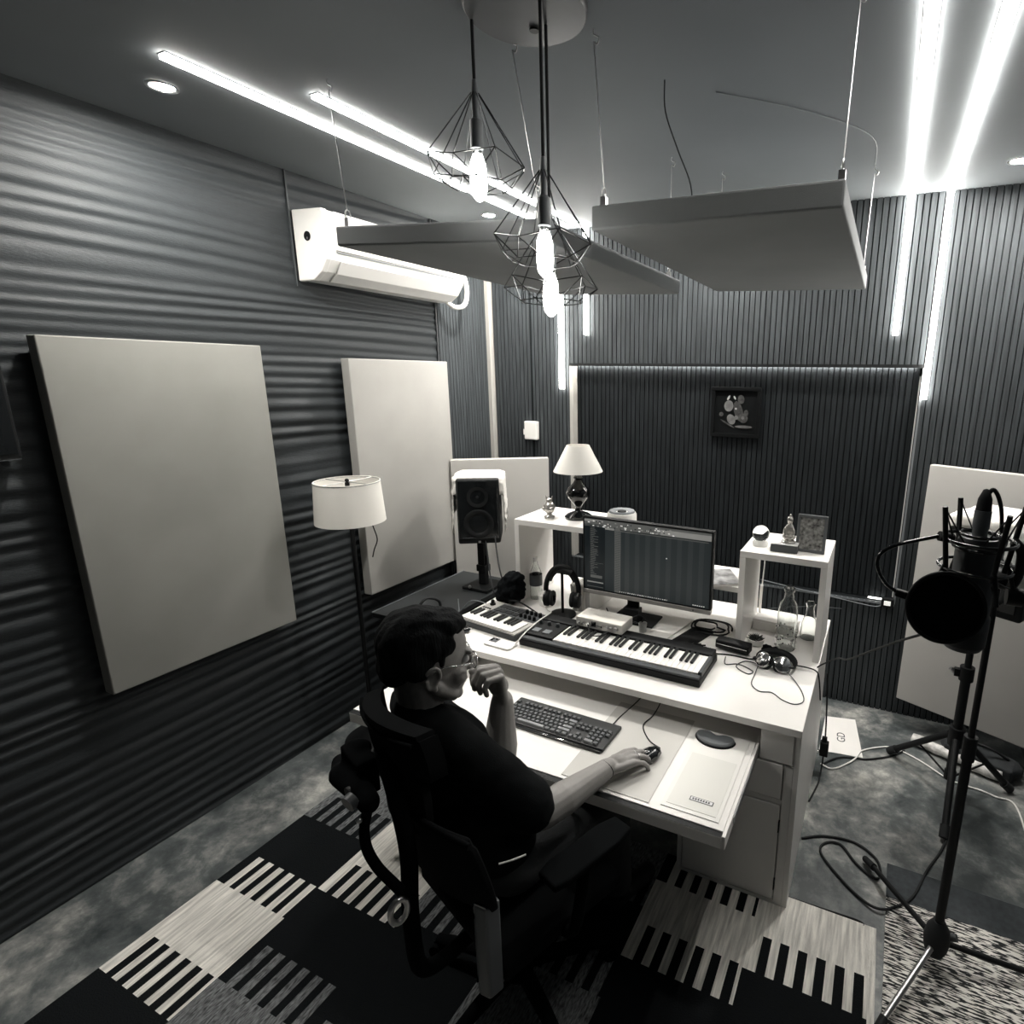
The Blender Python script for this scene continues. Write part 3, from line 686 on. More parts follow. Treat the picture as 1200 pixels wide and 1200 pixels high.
# ================================================================= TABLE LAMP AND THINGS ON THE LEFT SHELF
Z1 = 1.2004
t = E('table_lamp', 'table lamp with a white cone shade and glossy black base on the left shelf', 'table lamp', (-1.385, 2.50, Z1))
t.scale = (1.24, 1.24, 1.24)
P('base', G().lathe([(0, 0), (.055, 0), (.057, .008), (.045, .018), (.016, .03), (.012, .045), (.02, .06), (.042, .085), (.050, .105), (.042, .125), (.022, .145), (.014, .16), (.020, .168), (.012, .18), (0, .18)], seg=36), M_blackgloss, t, smooth=60)
P('stem', G().cyl((0, 0, .18), (0, 0, .235), .007, seg=12), M_chrome, t, smooth=60)
P('cone_shade', G().lathe([(.100, .195), (.046, .30), (.043, .30), (.097, .195), (.100, .195)], seg=48), M_shade, t, smooth=50)
P('bulb', G().lathe([(.012, .2355), (.024, .26), (.02, .285), (0, .295)], seg=18), M_whiteplastic, t, smooth=60)
M_crystal = mat('cut crystal', (.9, .92, .92), .06, trans=.85, ior=1.5, nz=.2, ns=80)
M_silver = mat('silver figurine', (.55, .53, .5), .25, .7, nz=.4, ns=70)
g = G().lathe([(0, 0), (.026, 0), (.028, .01), (.014, .016), (.012, .024), (0, .024)], seg=20).sph((0, 0, .055), (.032, .028, .034)).sph((-.02, -.012, .05), .014).sph((.02, -.012, .05), .014).sph((0, 0, .09), .016)
for s_ in (-1, 1): g.cyl((s_ * .012, 0, .095), (s_ * .020, 0, .117), .006, .001, 8)
P_ = P('cat_figurine', g, M_silver, smooth=180); P_.location = (-1.515, 2.43, Z1)
tag(P_, 'small silvery crystal animal figurine on the left shelf in front of the lamp', 'figurine')
# humidifier behind the monitor
t = E('air_purifier', 'white round humidifier with a grey ring top standing behind the monitor', 'humidifier', (-1.225 + .09, 2.52, .9265))
t.location = (-1.155, 2.53, 1.0005)
P('body', G().lathe([(0, 0), (.078, 0), (.082, .01), (.074, .24), (.068, .250), (0, .250)], seg=40), M_whiteplastic, t, smooth=50)
P('top_ring', G().lathe([(.066, .2505), (.062, .258), (.034, .254), (.030, .2505)], seg=40), M_greyplastic, t, smooth=50)
P('mist_outlet', G().cyl((0, 0, .2505), (0, 0, .256), .022, seg=24), M_black, t, smooth=50)

# inside left shelf: bottle, white tub
def bottle(name, label, loc, prof, m, cap=None, fill=None, fm=None):
    t = E(name, label, 'bottle', loc)
    P('glass_body', G().lathe(prof, seg=28), m, t, smooth=50)
    if cap: P('cap', G().cyl((0, 0, cap[1]), (0, 0, cap[2]), cap[0], seg=16), M_whiteplastic, t, smooth=50)
    return t
def shell(prof, th=.002):
    return prof + [(max(r - th, .0), z + (th if i == 0 else 0)) for i, (r, z) in reversed(list(enumerate(prof)))]
b = bottle('water_bottle', 'clear water bottle with a dark label inside the left shelf', (-1.60, 2.42, DT + .0005), shell([(0, 0), (.030, 0), (.032, .01), (.031, .12), (.028, .15), (.012, .19), (.011, .205)]), M_glass, (.013, .2055, .225))
P('label_band', G().lathe([(.0325, .075), (.0325, .135), (.0335, .135), (.0335, .075), (.0325, .075)], seg=28), M_darkgrey, b, smooth=50)
t = E('white_tub', 'small white round tub behind the stand of the big headphones', 'tub', (-1.50, 2.36, DT + .0005))
P('body', G().lathe([(0, 0), (.036, 0), (.04, .05), (0, .05)], seg=28), M_whiteplastic, t, smooth=50, bev=.002)
P('lid', G().lathe([(0, .051), (.043, .051), (.043, .062), (0, .066)], seg=28), M_whiteplastic, t, smooth=50)

# right shelf top
t = E('crystal_ball', 'clear crystal ball on a round white stand on the right shelf', 'ornament', (-.445, 2.435, Z1 - .002))
P('stand', G().lathe([(0, 0), (.034, 0), (.036, .012), (.026, .026), (.022, .02), (0, .016)], seg=28), M_whiteplastic, t, smooth=50)
P('ball', G().sph((0, 0, .052), .037, sub=4), M_glass, t, smooth=180)
t = E('small_box', 'flat grey box under the seated statuette on the right shelf', 'box', (-.335, 2.40, Z1 - .002), .02)
P('body', G().b2((-.055, -.035, 0), (.055, .035, .032)), mat('slate grey card', K(.07, .6), .6), t, bev=.002)
P('lid', G().b2((-.055, -.035, .0325), (.055, .035, .036)), mat('pale card', .5, .6), t)
g = G().lathe([(0, 0), (.028, 0), (.030, .008), (0, .012)], seg=20).sph((0, 0, .025), (.030, .022, .016)).sph((0, 0, .055), (.020, .015, .032)).sph((0, 0, .098), (.014, .014, .017)).sph((-.018, -.008, .045), (.008, .010, .022)).sph((.018, -.008, .045), (.008, .010, .022)).sph((0, 0, .118), .006)
bm = remesh(g, .003, 2)
o = P('seated_statuette', bm, M_silver, smooth=180); o.location = (-.322, 2.405, Z1 + .0345)
tag(o, 'small pale seated statuette standing on the flat grey box on the right shelf', 'figurine')
t = E('small_framed_picture', 'grey framed small picture standing on the right shelf', 'picture', (-.235, 2.42, Z1 - .002), -.05)
t.rotation_euler = (-.12, 0, -.05)
W2, HH = .060, .158
P('frame', G().b2((-W2, -.008, 0), (W2, .006, .012)).b2((-W2, -.008, HH - .012), (W2, .006, HH)).b2((-W2, -.008, .012), (-W2 + .012, .006, HH - .012)).b2((W2 - .012, -.008, .012), (W2, .006, HH - .012)), mat('frame grey', K(.13, .4), .4), t, bev=.001)
P('print', G().b2((-W2 + .011, -.003, .011), (W2 - .011, .004, HH - .011)), mat('mottled print', (.22, .22, .21), .5, nz=.95, ns=70), t)
P('easel_leg', G().cyl((0, .006, .11), (0, .052, .008), .003, seg=6), M_black, t)

# inside right shelf
t = E('flower_bottle', 'tall clear glass bottle with a floral patterned lower half under the right shelf', 'bottle', (-.300, 2.40, DT + .0005))
P('glass_body', G().lathe(shell([(0, 0), (.040, 0), (.043, .01), (.042, .09), (.043, .17), (.036, .21), (.022, .232), (.020, .262), (.024, .266), (.024, .278)], .003), seg=32), M_glass, t, smooth=50)
for k in range(46):
    g = G()
    a = random.uniform(0, 2 * PI); z = random.uniform(.01, .115); r = .0436
    c_ = Vector((r * math.cos(a), r * math.sin(a), z))
    P('painted_petal', g.sph(c_, (.0065, .0065, .0065) if k % 3 else (.0038, .0038, .0038), sub=1), M_whiteplastic if k % 3 else M_darkgrey, t, smooth=180)
P('stopper', G().cyl((0, 0, .2785), (0, 0, .29), .015, seg=20), M_chrome, t, smooth=50)
bottle('glass_carafe', 'small clear carafe at the right post of the right shelf', (-.222, 2.55, DT + .0005), shell([(0, 0), (.036, 0), (.038, .01), (.034, .07), (.020, .12), (.018, .15), (.024, .17)], .003), M_glass)
t = E('white_box', 'long flat white box lying in the right shelf behind the glass bottle', 'box', (-.37, 2.57, DT + .0005), -.08)
P('body', G().b2((-.10, -.04, 0), (.10, .04, .04)), M_white, t, bev=.002)
P('lid', G().b2((-.101, -.041, .0405), (.101, .041, .052)), M_white, t, bev=.002)
t = E('power_cable', 'white cable hanging behind the right shelf', 'cable', (-.47, 2.70, .62))
P('flex', G().tube(sp([(0, 0, .50), (.004, 0, .42), (.002, 0, .35), (-.002, 0, .28)]), .003, 8), M_whiteplastic, t, smooth=180)
P('inline_switch', G().tube(sp([(-.002, 0, .30), (-.004, 0, .2), (-.004, 0, .14)]), .007, 8), M_whiteplastic, t, smooth=180)
t = E('magazine', 'folded printed magazine leaning on the bridging board right of the monitor', 'magazine', (-.625, 2.48, 1.0005), .5)
t.rotation_euler = (0, 0, .5)
P('pages', G().b2((-.07, -.10, 0), (.07, .10, .008)), M_white, t)
P('cover', G().b2((-.071, -.101, .0085), (.071, .101, .010)), mat('magazine print', .25, .35, nz=.9, ns=16), t)

# ================================================================= MONITOR
t = E('computer_monitor', 'wide black-framed computer monitor showing a music program', 'monitor', (-.945, 2.33, DT + .0085), -.01)
MW, MH, Z0 = .645, .365, .135
P('bezel', G().b2((-MW / 2, -.004, Z0), (MW / 2, .026, Z0 + MH)), M_black, t, bev=.003)
P('chin_bar', G().b2((-MW / 2, -.0075, Z0 - .020), (MW / 2, .022, Z0 + .0005)), mat('silver plastic', (.42, .41, .39), .35, .3), t, bev=.003)
M_s = [mat('screen slate', (.035, .045, .05), .3, emit=.13), mat('screen navy', (.012, .018, .022), .3, emit=.10), mat('screen light', (.30, .30, .29), .3, emit=.35), mat('screen mid', (.13, .135, .13), .3, emit=.3), mat('screen line', (.055, .066, .07), .3, emit=.12), mat('screen white', (.8, .8, .78), .3, emit=.45)]
x0, x1, z0, z1 = -MW / 2 + .010, MW / 2 - .010, Z0 + .008, Z0 + MH - .010
g = G(); y = -.0046; ly = [0]
def sr(a, b, c, d_, mi, k=1):
    g.b2((x0 + (x1 - x0) * a, y - .0002 * k, z1 - (z1 - z0) * d_), (x0 + (x1 - x0) * b, y - .0002 * (k - 1) if k > 1 else y + .0004, z1 - (z1 - z0) * c), mi)
sr(0, 1, 0, 1, 0)
sr(0, .175, .07, 1, 1, 2)
sr(0, 1, 0, .105, 3, 2); sr(0, .16, .01, .035, 2, 3); sr(.30, 1, .105, .115, 1, 3); sr(.30, .98, .118, .13, 3, 3)
sr(.62, 1, .03, .10, 2, 3)
for i in range(60):
    a = random.uniform(.02, .72); sr(a, a + random.uniform(.005, .02), *(lambda q: (q, q + .014))(random.choice([.02, .042, .065, .085])), random.choice([1, 5, 5, 2]), 4)
for i in range(34):
    q = .12 + i * .020; sr(.05, .05 + random.uniform(.02, .07), q, q + .007, 3, 3)
sr(.045, .16, .62, .624, 3, 3); sr(.05, .15, .80, .84, 3, 3); sr(.02, .16, .895, .912, 2, 3); sr(.02, .16, .965, .975, 3, 3)
sr(.175, .25, .10, .125, 2, 3)
sr(.255, .305, .10, 1, 3, 2)
for i in range(44):
    q = .13 + i * .0192; sr(.258, .302, q, q + .006, 0, 3)
for i in range(8): sr(.34 + i * .082, .34 + i * .082 + .036, .13, .99, 4, 2)
for i in range(24):
    sr(.30 + i * .0165, .30 + i * .0165 + random.uniform(.004, .009), .975, .988, 5, 3)
for i in range(6): sr(.88 + i * .016, .89 + i * .016, .975, .987, 5, 3)
sr(.667, .677, .40, .415, 5, 4)
P('screen', g, M_s, t, origin=False)
P('stand_neck', G().b2((-.10, .027, .05), (-.04, .045, .28)).b2((-.11, .0, .0105), (-.03, .05, .07)), M_black, t, bev=.004)
P('stand_foot', G().b2((-.17, -.02, 0), (.05, .12, .010)), M_black, t, bev=.003)
P('power_light', G().b2((.24, -.0085, Z0 - .014), (.244, -.0076, Z0 - .006)), M_black, t)
# pale tray/desk pad below
t = E('dark_flat_sheet', 'thin dark flat sheet under the right part of the monitor, behind the long keyboard', 'mat', (-.79, 2.235, DT))  # thin dark L-shaped sheet laid flat on the desktop
P('flat_sheet', G().prism([(-.19, -.065), (.10, -.065), (.17, .19), (.06, .19), (.01, -.0), (-.17, -.0)], .0005, .005), M_black, t, bev=.001)
t = E('white_tray', 'thin white board lying in front of the monitor foot', 'board', (-.925, 2.36, DT + .0005), -.04)
P('board', G().prism([(-.20, -.105), (.13, -.115), (.17, .15), (-.18, .15)], 0, .007), M_white, t, bev=.001)
t = E('shot_glass', 'small frosted glass cup in front of the monitor', 'cup', (-.925, 2.268, DT + .0080))
P('glass_body', G().lathe(shell([(0, 0), (.016, 0), (.020, .042)], .0018), seg=24), mat('frosted glass', (.8, .8, .78), .35, trans=.7), t, smooth=50)
# ================================================================= KEYBOARDS ON THE DESK
ZD = DT + .0006
M_key = mat('ivory key', (.80, .79, .76), .3)
M_keyb = mat('black key', K(.010, 1), .35)
def piano_keys(t, x0, yf, yb, z, nwhite, pitch, h=.010):
    wk = bk = None
    blk = [0, 1, 3, 4, 5]
    for i in range(nwhite):
        x = x0 + pitch * i
        if wk is None:
            wk = P('white_key', G().b2((x + .0006, yf, z), (x + pitch - .0006, yb, z + h)), M_key, t, bev=.0008)
        else:
            c_ = wk.copy(); COL.objects.link(c_); c_.parent = t; c_.location.x = wk.location.x + pitch * i
    for i in range(nwhite - 1):
        if i % 7 in blk:
            x = x0 + pitch * (i + 1)
            if bk is None:
                m0 = pitch * .28
                bk = P('black_key', G().b2((x - m0, yf + (yb - yf) * .40, z + h + .0002), (x + m0, yb, z + h + .009)), M_keyb, t, bev=.0015); bx = x
            else:
                c_ = bk.copy(); COL.objects.link(c_); c_.parent = t; c_.location.x = bk.location.x + (x - bx)
t = E('keyboard_controller', 'long black piano keyboard lying across the front of the desk', 'piano keyboard', (-.955, 2.045, ZD), -.012)
P('case', G().b2((-.415, -.125, 0), (.415, .115, .030)), M_black, t, bev=.005)
P('front_lip', G().b2((-.41, -.1255, .0302), (.41, -.098, .041)), M_darkgrey, t, bev=.004)
P('rear_panel', G().b2((-.41, .05, .0302), (.41, .112, .056)), M_black, t, bev=.004)
P('end_cheek', G().b2((.397, -.097, .0302), (.413, .0495, .052)), M_darkgrey, t, bev=.003)
P('control_panel', G().b2((-.412, -.097, .0302), (-.262, .0495, .050)), M_black, t, bev=.003)
piano_keys(t, -.258, -.097, .049, .0305, 29, .02255, .016)
for i in range(2): P('pad_button', G().b2((-.385 + i * .055, -.07, .0505), (-.350 + i * .055, -.035, .054)), M_greyplastic, t, bev=.002)
for i in range(3): P('knob', G().cyl((-.39 + i * .045, .015, .0503), (-.39 + i * .045, .015, .066), .010, .008, 16), M_darkgrey, t, smooth=50)

t = E('mini_synth', 'small silver mini-key synthesizer with rows of knobs at the left end of the desk', 'synthesizer', (-1.565, 2.085, ZD), -.13)
M_silverp = mat('silver grey plastic', (.40, .39, .37), .4, .2)
P('case', G().b2((-.180, -.125, 0), (.180, .125, .026)), M_darkgrey, t, bev=.004)
P('face_plate', G().b2((-.178, -.123, .0262), (.178, .123, .034)), M_silverp, t, bev=.002)
P('knob_panel', G().b2((-.10, .012, .0342), (.170, .112, .037)), M_darkgrey, t, bev=.002)
piano_keys(t, -.165, -.118, -.005, .0345, 15, .0215, .006)
for r_ in range(2):
    for i in range(4): P('drum_pad', G().b2((-.088 + i * .038, .022 + r_ * .042, .0372), (-.056 + i * .038, .054 + r_ * .042, .0405)), M_blacksoft, t, bev=.002)
for r_ in range(2):
    for i in range(4):
        kx, ky = .076 + i * .027, .035 + r_ * .045
        kn = P('knob', G().cyl((kx, ky, .0372), (kx, ky, .056), .009, .0075, 14), M_black, t, smooth=50)
P('joystick', G().cyl((-.145, .075, .0342), (-.145, .075, .042), .014, seg=20).sph((-.145, .075, .052), .010), M_black, t, smooth=50)
for i in range(4): P('small_button', G().b2((-.165 + i * .014, .025, .0342), (-.156 + i * .014, .033, .037)), M_black, t)

# audio interface on the back of the long keyboard
t = E('audio_interface', 'white audio interface box with silver knobs sitting on the back of the long keyboard', 'audio interface', (-1.065, 2.155, ZD + .0565), -.04)
P('case', G().b2((-.115, -.055, 0), (.115, .055, .046)), mat('ivory metal', (.70, .68, .63), .4), t, bev=.003)
P('front_plate', G().b2((-.114, -.0575, .002), (.114, -.0553, .044)), mat('front metal', (.50, .49, .47), .35, .4), t, bev=.001)
for x_, r_ in [(-.095, .008), (-.072, .008), (-.048, .009), (.0, .006), (.022, .006), (.045, .007), (.064, .007), (.088, .011)]:
    P('knob', G().cyl((x_, -.0577, .023), (x_, -.069, .023), r_, r_ * .85, 16), M_chrome if x_ < .03 else M_steel, t, smooth=50)
P('display', G().b2((-.036, -.0583, .012), (-.012, -.0577, .036)), M_blackgloss, t)

# smartphone with white cable
t = E('smartphone', 'white phone lying face down in front of the small synthesizer', 'phone', (-1.445, 1.893, ZD), -.03)
P('body', G().prism([(-.072 + .01, -.036), (.072 - .01, -.036), (.072, -.026), (.072, .026), (.062, .036), (-.062, .036), (-.072, .026), (-.072, -.026)], 0, .008), M_whiteplastic, t, bev=.002)
P('camera_bump', G().b2((-.060, -.008, .0083), (-.020, .028, .010)), mat('camera bump grey', K(.10, .3), .3), t, bev=.002)
for q in [(-.050, .016), (-.032, .016), (-.050, .002)]: P('camera_lens', G().cyl((q[0], q[1], .0102), (q[0], q[1], .012), .0055, seg=14), M_blackgloss, t, smooth=50)
cable('charging_cable', [(-1.372, 1.885, .762), (-1.355, 1.93, .80), (-1.35, 1.99, .815), (-1.345, 2.06, .825), (-1.35, 2.16, .82), (-1.40, 2.215, .800), (-1.45, 2.27, .79), (-1.50, 2.31, .80), (-1.53, 2.33, .84), (-1.50, 2.33, .80), (-1.47, 2.31, .763)], .0028, M_whiteplastic, 'white cable running from the phone over the keyboard end towards the headphones')
t = E('earbud_case', 'small black case on the front left of the desk beside the face', 'case', (-1.672, 1.925, ZD), .3)
P('base', G().sph((0, 0, .012), (.030, .018, .0115), sub=3), M_blackgloss, t, smooth=180)
P('lid_seam', G().lathe([(.0302, .011), (.0306, .013), (.0302, .015)], seg=24), M_darkgrey, t)

# headphones on a stand, left
def arch(w_, h_, n=24, a0=0.0, a1=PI):
    return [(w_ * math.cos(a0 + (a1 - a0) * i / n), 0, h_ * math.sin(a0 + (a1 - a0) * i / n)) for i in range(n + 1)]
t = E('headphone_stand', 'black single-post headphone stand on the desk left of the monitor', 'headphone stand', (-1.360, 2.285, ZD))
P('base', G().lathe([(0, 0), (.065, 0), (.065, .008), (.012, .014), (0, .014)], seg=32), M_black, t, smooth=40)
P('post', G().cyl((0, 0, .012), (0, 0, .225), .007, seg=12), M_black, t, smooth=60)
P('cradle', G().tube([(x * .055, 0, .225 + .012 * math.cos(x * 1.4)) for x in [i / 6 for i in range(-6, 7)]], .011, 10), M_black, t, smooth=60)
t = E('headphones', 'large black over-ear headphones hanging on the stand left of the monitor', 'headphones', (-1.360, 2.285, ZD + .125), .25)
P('headband', G().tube([(x, 0, z) for x, _, z in arch(.083, .128)], .0125, 12), M_black, t, smooth=180)
P('suspension_strap', G().tube([(x * .9, 0, z * .92 + .0) for x, _, z in arch(.078, .118, 20, .5, PI - .5)], .009, 8), M_blacksoft, t, smooth=180)
for s_ in (-1, 1):
    cp = P('ear_cup', G().lathe([(0, -.018), (.034, -.018), (.040, -.010), (.040, .008), (.030, .014), (0, .014)], (s_ * .078, 0, -.04), 32, (0, s_ * PI / 2, 0)), M_black, t, smooth=50)
    P('ear_pad', G().lathe([(.018, -.019), (.036, -.0185), (.039, -.027), (.034, -.034), (.018, -.032), (.018, -.019)], (0, 0, .04), 28, (0, s_ * PI / 2, 0)), M_blacksoft, cp, smooth=60, origin=False)
    P('cup_grille', G().lathe([(0, .0145), (.029, .0145), (.026, .018), (0, .019)], (0, 0, .04), 28, (0, s_ * PI / 2, 0)), mat('headphone grille', K(.05, .5), .4, .6, nz=.9, ns=300), cp, smooth=50, origin=False)
    P('yoke', G().tube([(s_ * (.083 - .0), -.028 + .056 * i / 10, -.01 + .012 * math.sin(PI * i / 10)) for i in range(11)], .004, 8), M_steel, t, smooth=60)
for x_, y_, z_ in [(-.02, -.03, 0), (.02, -.025, 0)]:
    pass
t = E('drumstick_cup', 'pale cup with grey vertical ribs behind the headphone post', 'cup', (-1.325, 2.385, ZD))
P('cup_body', G().lathe(shell([(0, 0), (.030, 0), (.042, .13)], .002), seg=28), mat('ribbed cup', (.45, .44, .42), .35, .2, nz=.7, ns=14, stretch=(6, 6, .2)), t, smooth=50)
P('tissue', G().sph((0, 0, .135), (.036, .034, .022), sub=3).sph((-.015, .0, .15), (.02, .018, .016)).sph((.02, .01, .148), (.018, .02, .018)), M_cloth, t, smooth=180)

# fuzzy black thing
bm = remesh(G().sph((0, 0, .07), (.062, .05, .07)).sph((.01, 0, .12), (.045, .04, .035)).sph((-.02, 0, .04), (.055, .045, .04)), .006, 2)
for v in bm.verts: v.co += v.normal * .008 * noise.noise(v.co * 60)
o = P('furry_pouch', bm, mat('black fur', K(.008, 1), 1, spec=.05, bump=1, bs=200), smooth=180); o.location = (-1.675, 2.29, ZD); o.scale = (1.3, 1.3, 1.15)
tag(o, 'shaggy black pouch standing behind the small synthesizer', 'pouch')
cable('desk_cable', [(-1.74, 2.26, .760), (-1.60, 2.235, .805), (-1.50, 2.24, .770), (-1.44, 2.215, .760), (-1.34, 2.205, .762), (-1.25, 2.22, .760), (-1.19, 2.27, .760)], .004, M_blacksoft, 'black cable lying behind the small synthesizer')
cable('desk_cable', [(-1.22, 2.32, .758), (-1.14, 2.34, .758), (-1.05, 2.30, .758), (-1.10, 2.27, .758), (-1.15, 2.37, .768), (-1.20, 2.45, .758)], .003, M_blacksoft, 'thin black cable lying under the left part of the monitor')
cable('desk_cable', [(-1.27, 2.26, .758), (-1.20, 2.28, .76), (-1.12, 2.24, .76), (-1.16, 2.30, .76), (-1.26, 2.30, .758)], .0032, M_whiteplastic, 'white cable lying under the left part of the monitor')
cable('interface_cable', [(-.975, 2.21, .83), (-.94, 2.24, .85), (-.92, 2.27, .83), (-.95, 2.29, .79), (-1.0, 2.30, .79)], .0035, M_blacksoft, 'short black cable curling behind the audio interface')
cable('usb_cable', [(-1.12, 2.095, .838), (-1.10, 2.07, .822), (-1.07, 2.035, .816), (-1.03, 2.04, .818), (-1.01, 2.07, .826)], .0028, M_blacksoft, 'black cable looping over the piano keys below the audio interface')

# coiled cable
pts = []
for k in range(3):
    r_ = (.098, .080, .055)[k]; cx, cy = (-.650, 2.455) if k < 2 else (-.675, 2.44)
    for i in range(26):
        a = 2 * PI * i / 26; pts.append((cx + (r_ - .006 * i / 26) * math.cos(a), cy + (r_ - .006 * i / 26) * math.sin(a) * .9, .761 + .006 * k + .003 * math.sin(a * 3)))
tag(P('coiled_cable', G().tube(pts, .0042, 8), M_blacksoft, smooth=180), 'loose coil of thick black cable on the desk right of the monitor', 'cable')
t = E('pencil_case', 'black zipped soft case between the coiled cable and the headphones', 'case', (-.500, 2.275, ZD), -.12)
bm = remesh(G().box((0, 0, .026), (.15, .055, .040)).sph((0, 0, .03), (.07, .028, .022)), .005, 5)
P('case_body', bm, M_black, t, smooth=180)
P('zip', G().tube([(-.068, -.030, .030), (0, -.0315, .031), (.068, -.030, .030)], .0016, 6), M_steel, t)
for k, (x_, y_) in enumerate([(-.645, 2.235), (-.615, 2.215)]):
    o = P('cable_plug', G().cyl((0, 0, .012), (.028, .012, .012), .0085, seg=12).cyl((.028, .012, .012), (.045, .02, .012), .004, seg=10).sph((0, 0, .012), .0115), M_black, smooth=60); o.location = (x_, y_, ZD)
    tag(o, ['black cable plug lying left of the zipped case, the left of two', 'black cable plug lying left of the zipped case, the right of two'][k], 'plug')
t = E('succulent_pot', 'small succulent in a round pot under the front left post of the right shelf', 'potted plant', (-.425, 2.375, ZD))
P('pot', G().lathe(shell([(0, 0), (.024, 0), (.036, .014), (.036, .032)], .003), seg=24), M_whiteplastic, t, smooth=50)
P('soil', G().cyl((0, 0, .018), (0, 0, .025), .0315, seg=20), M_blacksoft, t)
g = G()
for k in range(26):
    a = k * 2.4; r_ = .004 + .0012 * k; el = 1.2 - .035 * k
    dv = Vector((math.cos(a) * math.cos(el), math.sin(a) * math.cos(el), math.sin(el)))
    b_ = Vector((math.cos(a) * r_ * .6, math.sin(a) * r_ * .6, .026)); g.cyl(b_, b_ + dv * .024, .0055, .001, 6)
P('leaves', g, mat('succulent leaf', (.05, .055, .05), .6, nz=.5, ns=50), t, smooth=60)
bm = remesh(G().sph((0, 0, .015), (.028, .022, .014)).sph((.02, .01, .014), (.018, .015, .012)).sph((-.018, .008, .016), (.018, .016, .015)), .004, 1)
for v in bm.verts: v.co += v.normal * .008 * noise.noise(v.co * 90)
o = P('black_scrunchie', bm, M_blackfab, smooth=180); o.location = (-.352, 2.325, ZD)
tag(o, 'crumpled black fabric bunch behind the flat-lying headphones', 'fabric')

# headphones lying flat on the right of the desk
t = E('headphones', 'silver and black headphones lying flat near the right corner of the desk', 'headphones', (-.315, 2.20, ZD), -.1)
P('headband', G().tube([(.078 * math.cos(a), .03 + .062 * math.sin(a), .014 + .012 * math.sin(a)) for a in [PI * i / 20 for i in range(21)]], .012, 12, radii=[.006 + .010 * math.sin(PI * i / 20) ** .5 for i in range(21)]), M_black, t, smooth=180)
for s_ in (-1, 1):
    rot = Euler((PI / 2 - .75, 0, s_ * .45)).to_matrix()
    cp = P('ear_cup', G().lathe([(0, -.012), (.030, -.012), (.034, -.004), (.033, .008), (.024, .014), (0, .015)], (s_ * .040, -.015, .030), 32, rot), M_chrome, t, smooth=50)
    P('ear_pad', G().lathe([(.014, -.0125), (.034, -.0125), (.037, -.020), (.032, -.027), (.014, -.024), (.014, -.0125)], cp.location * 0 + (Vector((s_ * .040, -.015, .030)) - cp.location), 28, rot), M_blacksoft, cp, smooth=60, origin=False)
    P('fork', G().tube(sp([(s_ * .078, .03, .014), (s_ * .084, .005, .02), (s_ * .078, -.015, .026), (s_ * .066, -.02, .03)]), .0045, 8), M_black, t, smooth=180)
cable('headphone_cable', [(-.372, 2.175, .764), (-.372, 2.11, .758), (-.368, 2.03, .758), (-.33, 1.99, .758), (-.285, 2.0, .758), (-.24, 1.965, .758), (-.195, 1.955, .758), (-.168, 1.99, .758), (-.185, 2.06, .758), (-.23, 2.14, .760), (-.275, 2.175, .775)], .0020, M_darkgrey, 'thin cable of the flat-lying headphones looping to the desk edge')
cable('headphone_cable', [(-.375, 2.19, .762), (-.43, 2.20, .758), (-.455, 2.14, .758), (-.40, 2.10, .758), (-.385, 2.13, .758), (-.45, 2.16, .759), (-.50, 2.14, .758), (-.515, 2.20, .760)], .0022, M_darkgrey, 'thin dark cable tangled between the zipped case and the flat-lying headphones')
cable('headphone_cable', [(-.60, 2.20, .758), (-.50, 2.225, .759), (-.42, 2.225, .759), (-.385, 2.235, .765)], .0032, M_blacksoft, 'thicker black cable in front of the zipped case')
cable('desk_edge_cable', [(-.235, 2.22, .775), (-.19, 2.235, .768), (-.150, 2.235, .760), (-.136, 2.24, .72), (-.128, 2.30, .60)], .003, M_blacksoft, 'black cable from the flat-lying headphones over the right desk edge')

# ================================================================= ON THE TRAY
ZT = .6558
t = E('computer_keyboard', 'black full-size computer keyboard on the pull-out tray', 'computer keyboard', (-.972, 1.620, ZT), -.02)
P('case', G().b2((-.235, -.080, 0), (.208, .072, .014)), M_keyb, t, bev=.003)
P('front_edge', G().prism([(-.23, -.0905), (.203, -.0905), (.208, -.0805), (-.235, -.0805)], 0, .009), M_blackgloss, t, bev=.001)
M_cap = mat('keycap', K(.09, .4), .30)
M_cap2 = mat('worn keycap', K(.20, .3), .35)
kp = None; n_ = 0
U = .0190
def cap_(x, y, wu=1.0, m=None):
    """one keycap; x,y lower left"""
    global n_
    key = ('kc', round(wu, 2), (m or M_cap).name)
    if key not in MATS:
        g = G(); w_ = U * wu - .003; hh = .0080
        bm = g.bm; a = .0; b_ = .0025
        lo = [bm.verts.new(p) for p in [(0, 0, 0), (w_, 0, 0), (w_, U - .003, 0), (0, U - .003, 0)]]
        hi = [bm.verts.new(p) for p in [(b_, b_ * .7, hh), (w_ - b_, b_ * .7, hh), (w_ - b_, U - .003 - b_, hh), (b_, U - .003 - b_, hh)]]
        bm.faces.new(lo[::-1]); bm.faces.new(hi)
        for i in range(4): bm.faces.new((lo[i], lo[(i + 1) % 4], hi[(i + 1) % 4], hi[i]))
        MATS[key] = mesh_of('keycap', g, m or M_cap)
    o = bpy.data.objects.new('keycap', MATS[key]); COL.objects.link(o); o.parent = t; o.location = (x, y, .0142); n_ += 1
KX, KY = -.226, -.072
def row(j, items, x=KX):
    for it in items:
        if it < 0: x += -it * U
        else:
            big = it >= 2.0 and it < 5
            cap_(x, KY + j * U + (.006 if j == 5 else 0), it, M_cap2 if (it > 1.9) else M_cap); x += it * U
    return x
row(0, [1.25, 1.25, 1.25, 6.25, 1.25, 1.25, 1.25, 1.25])
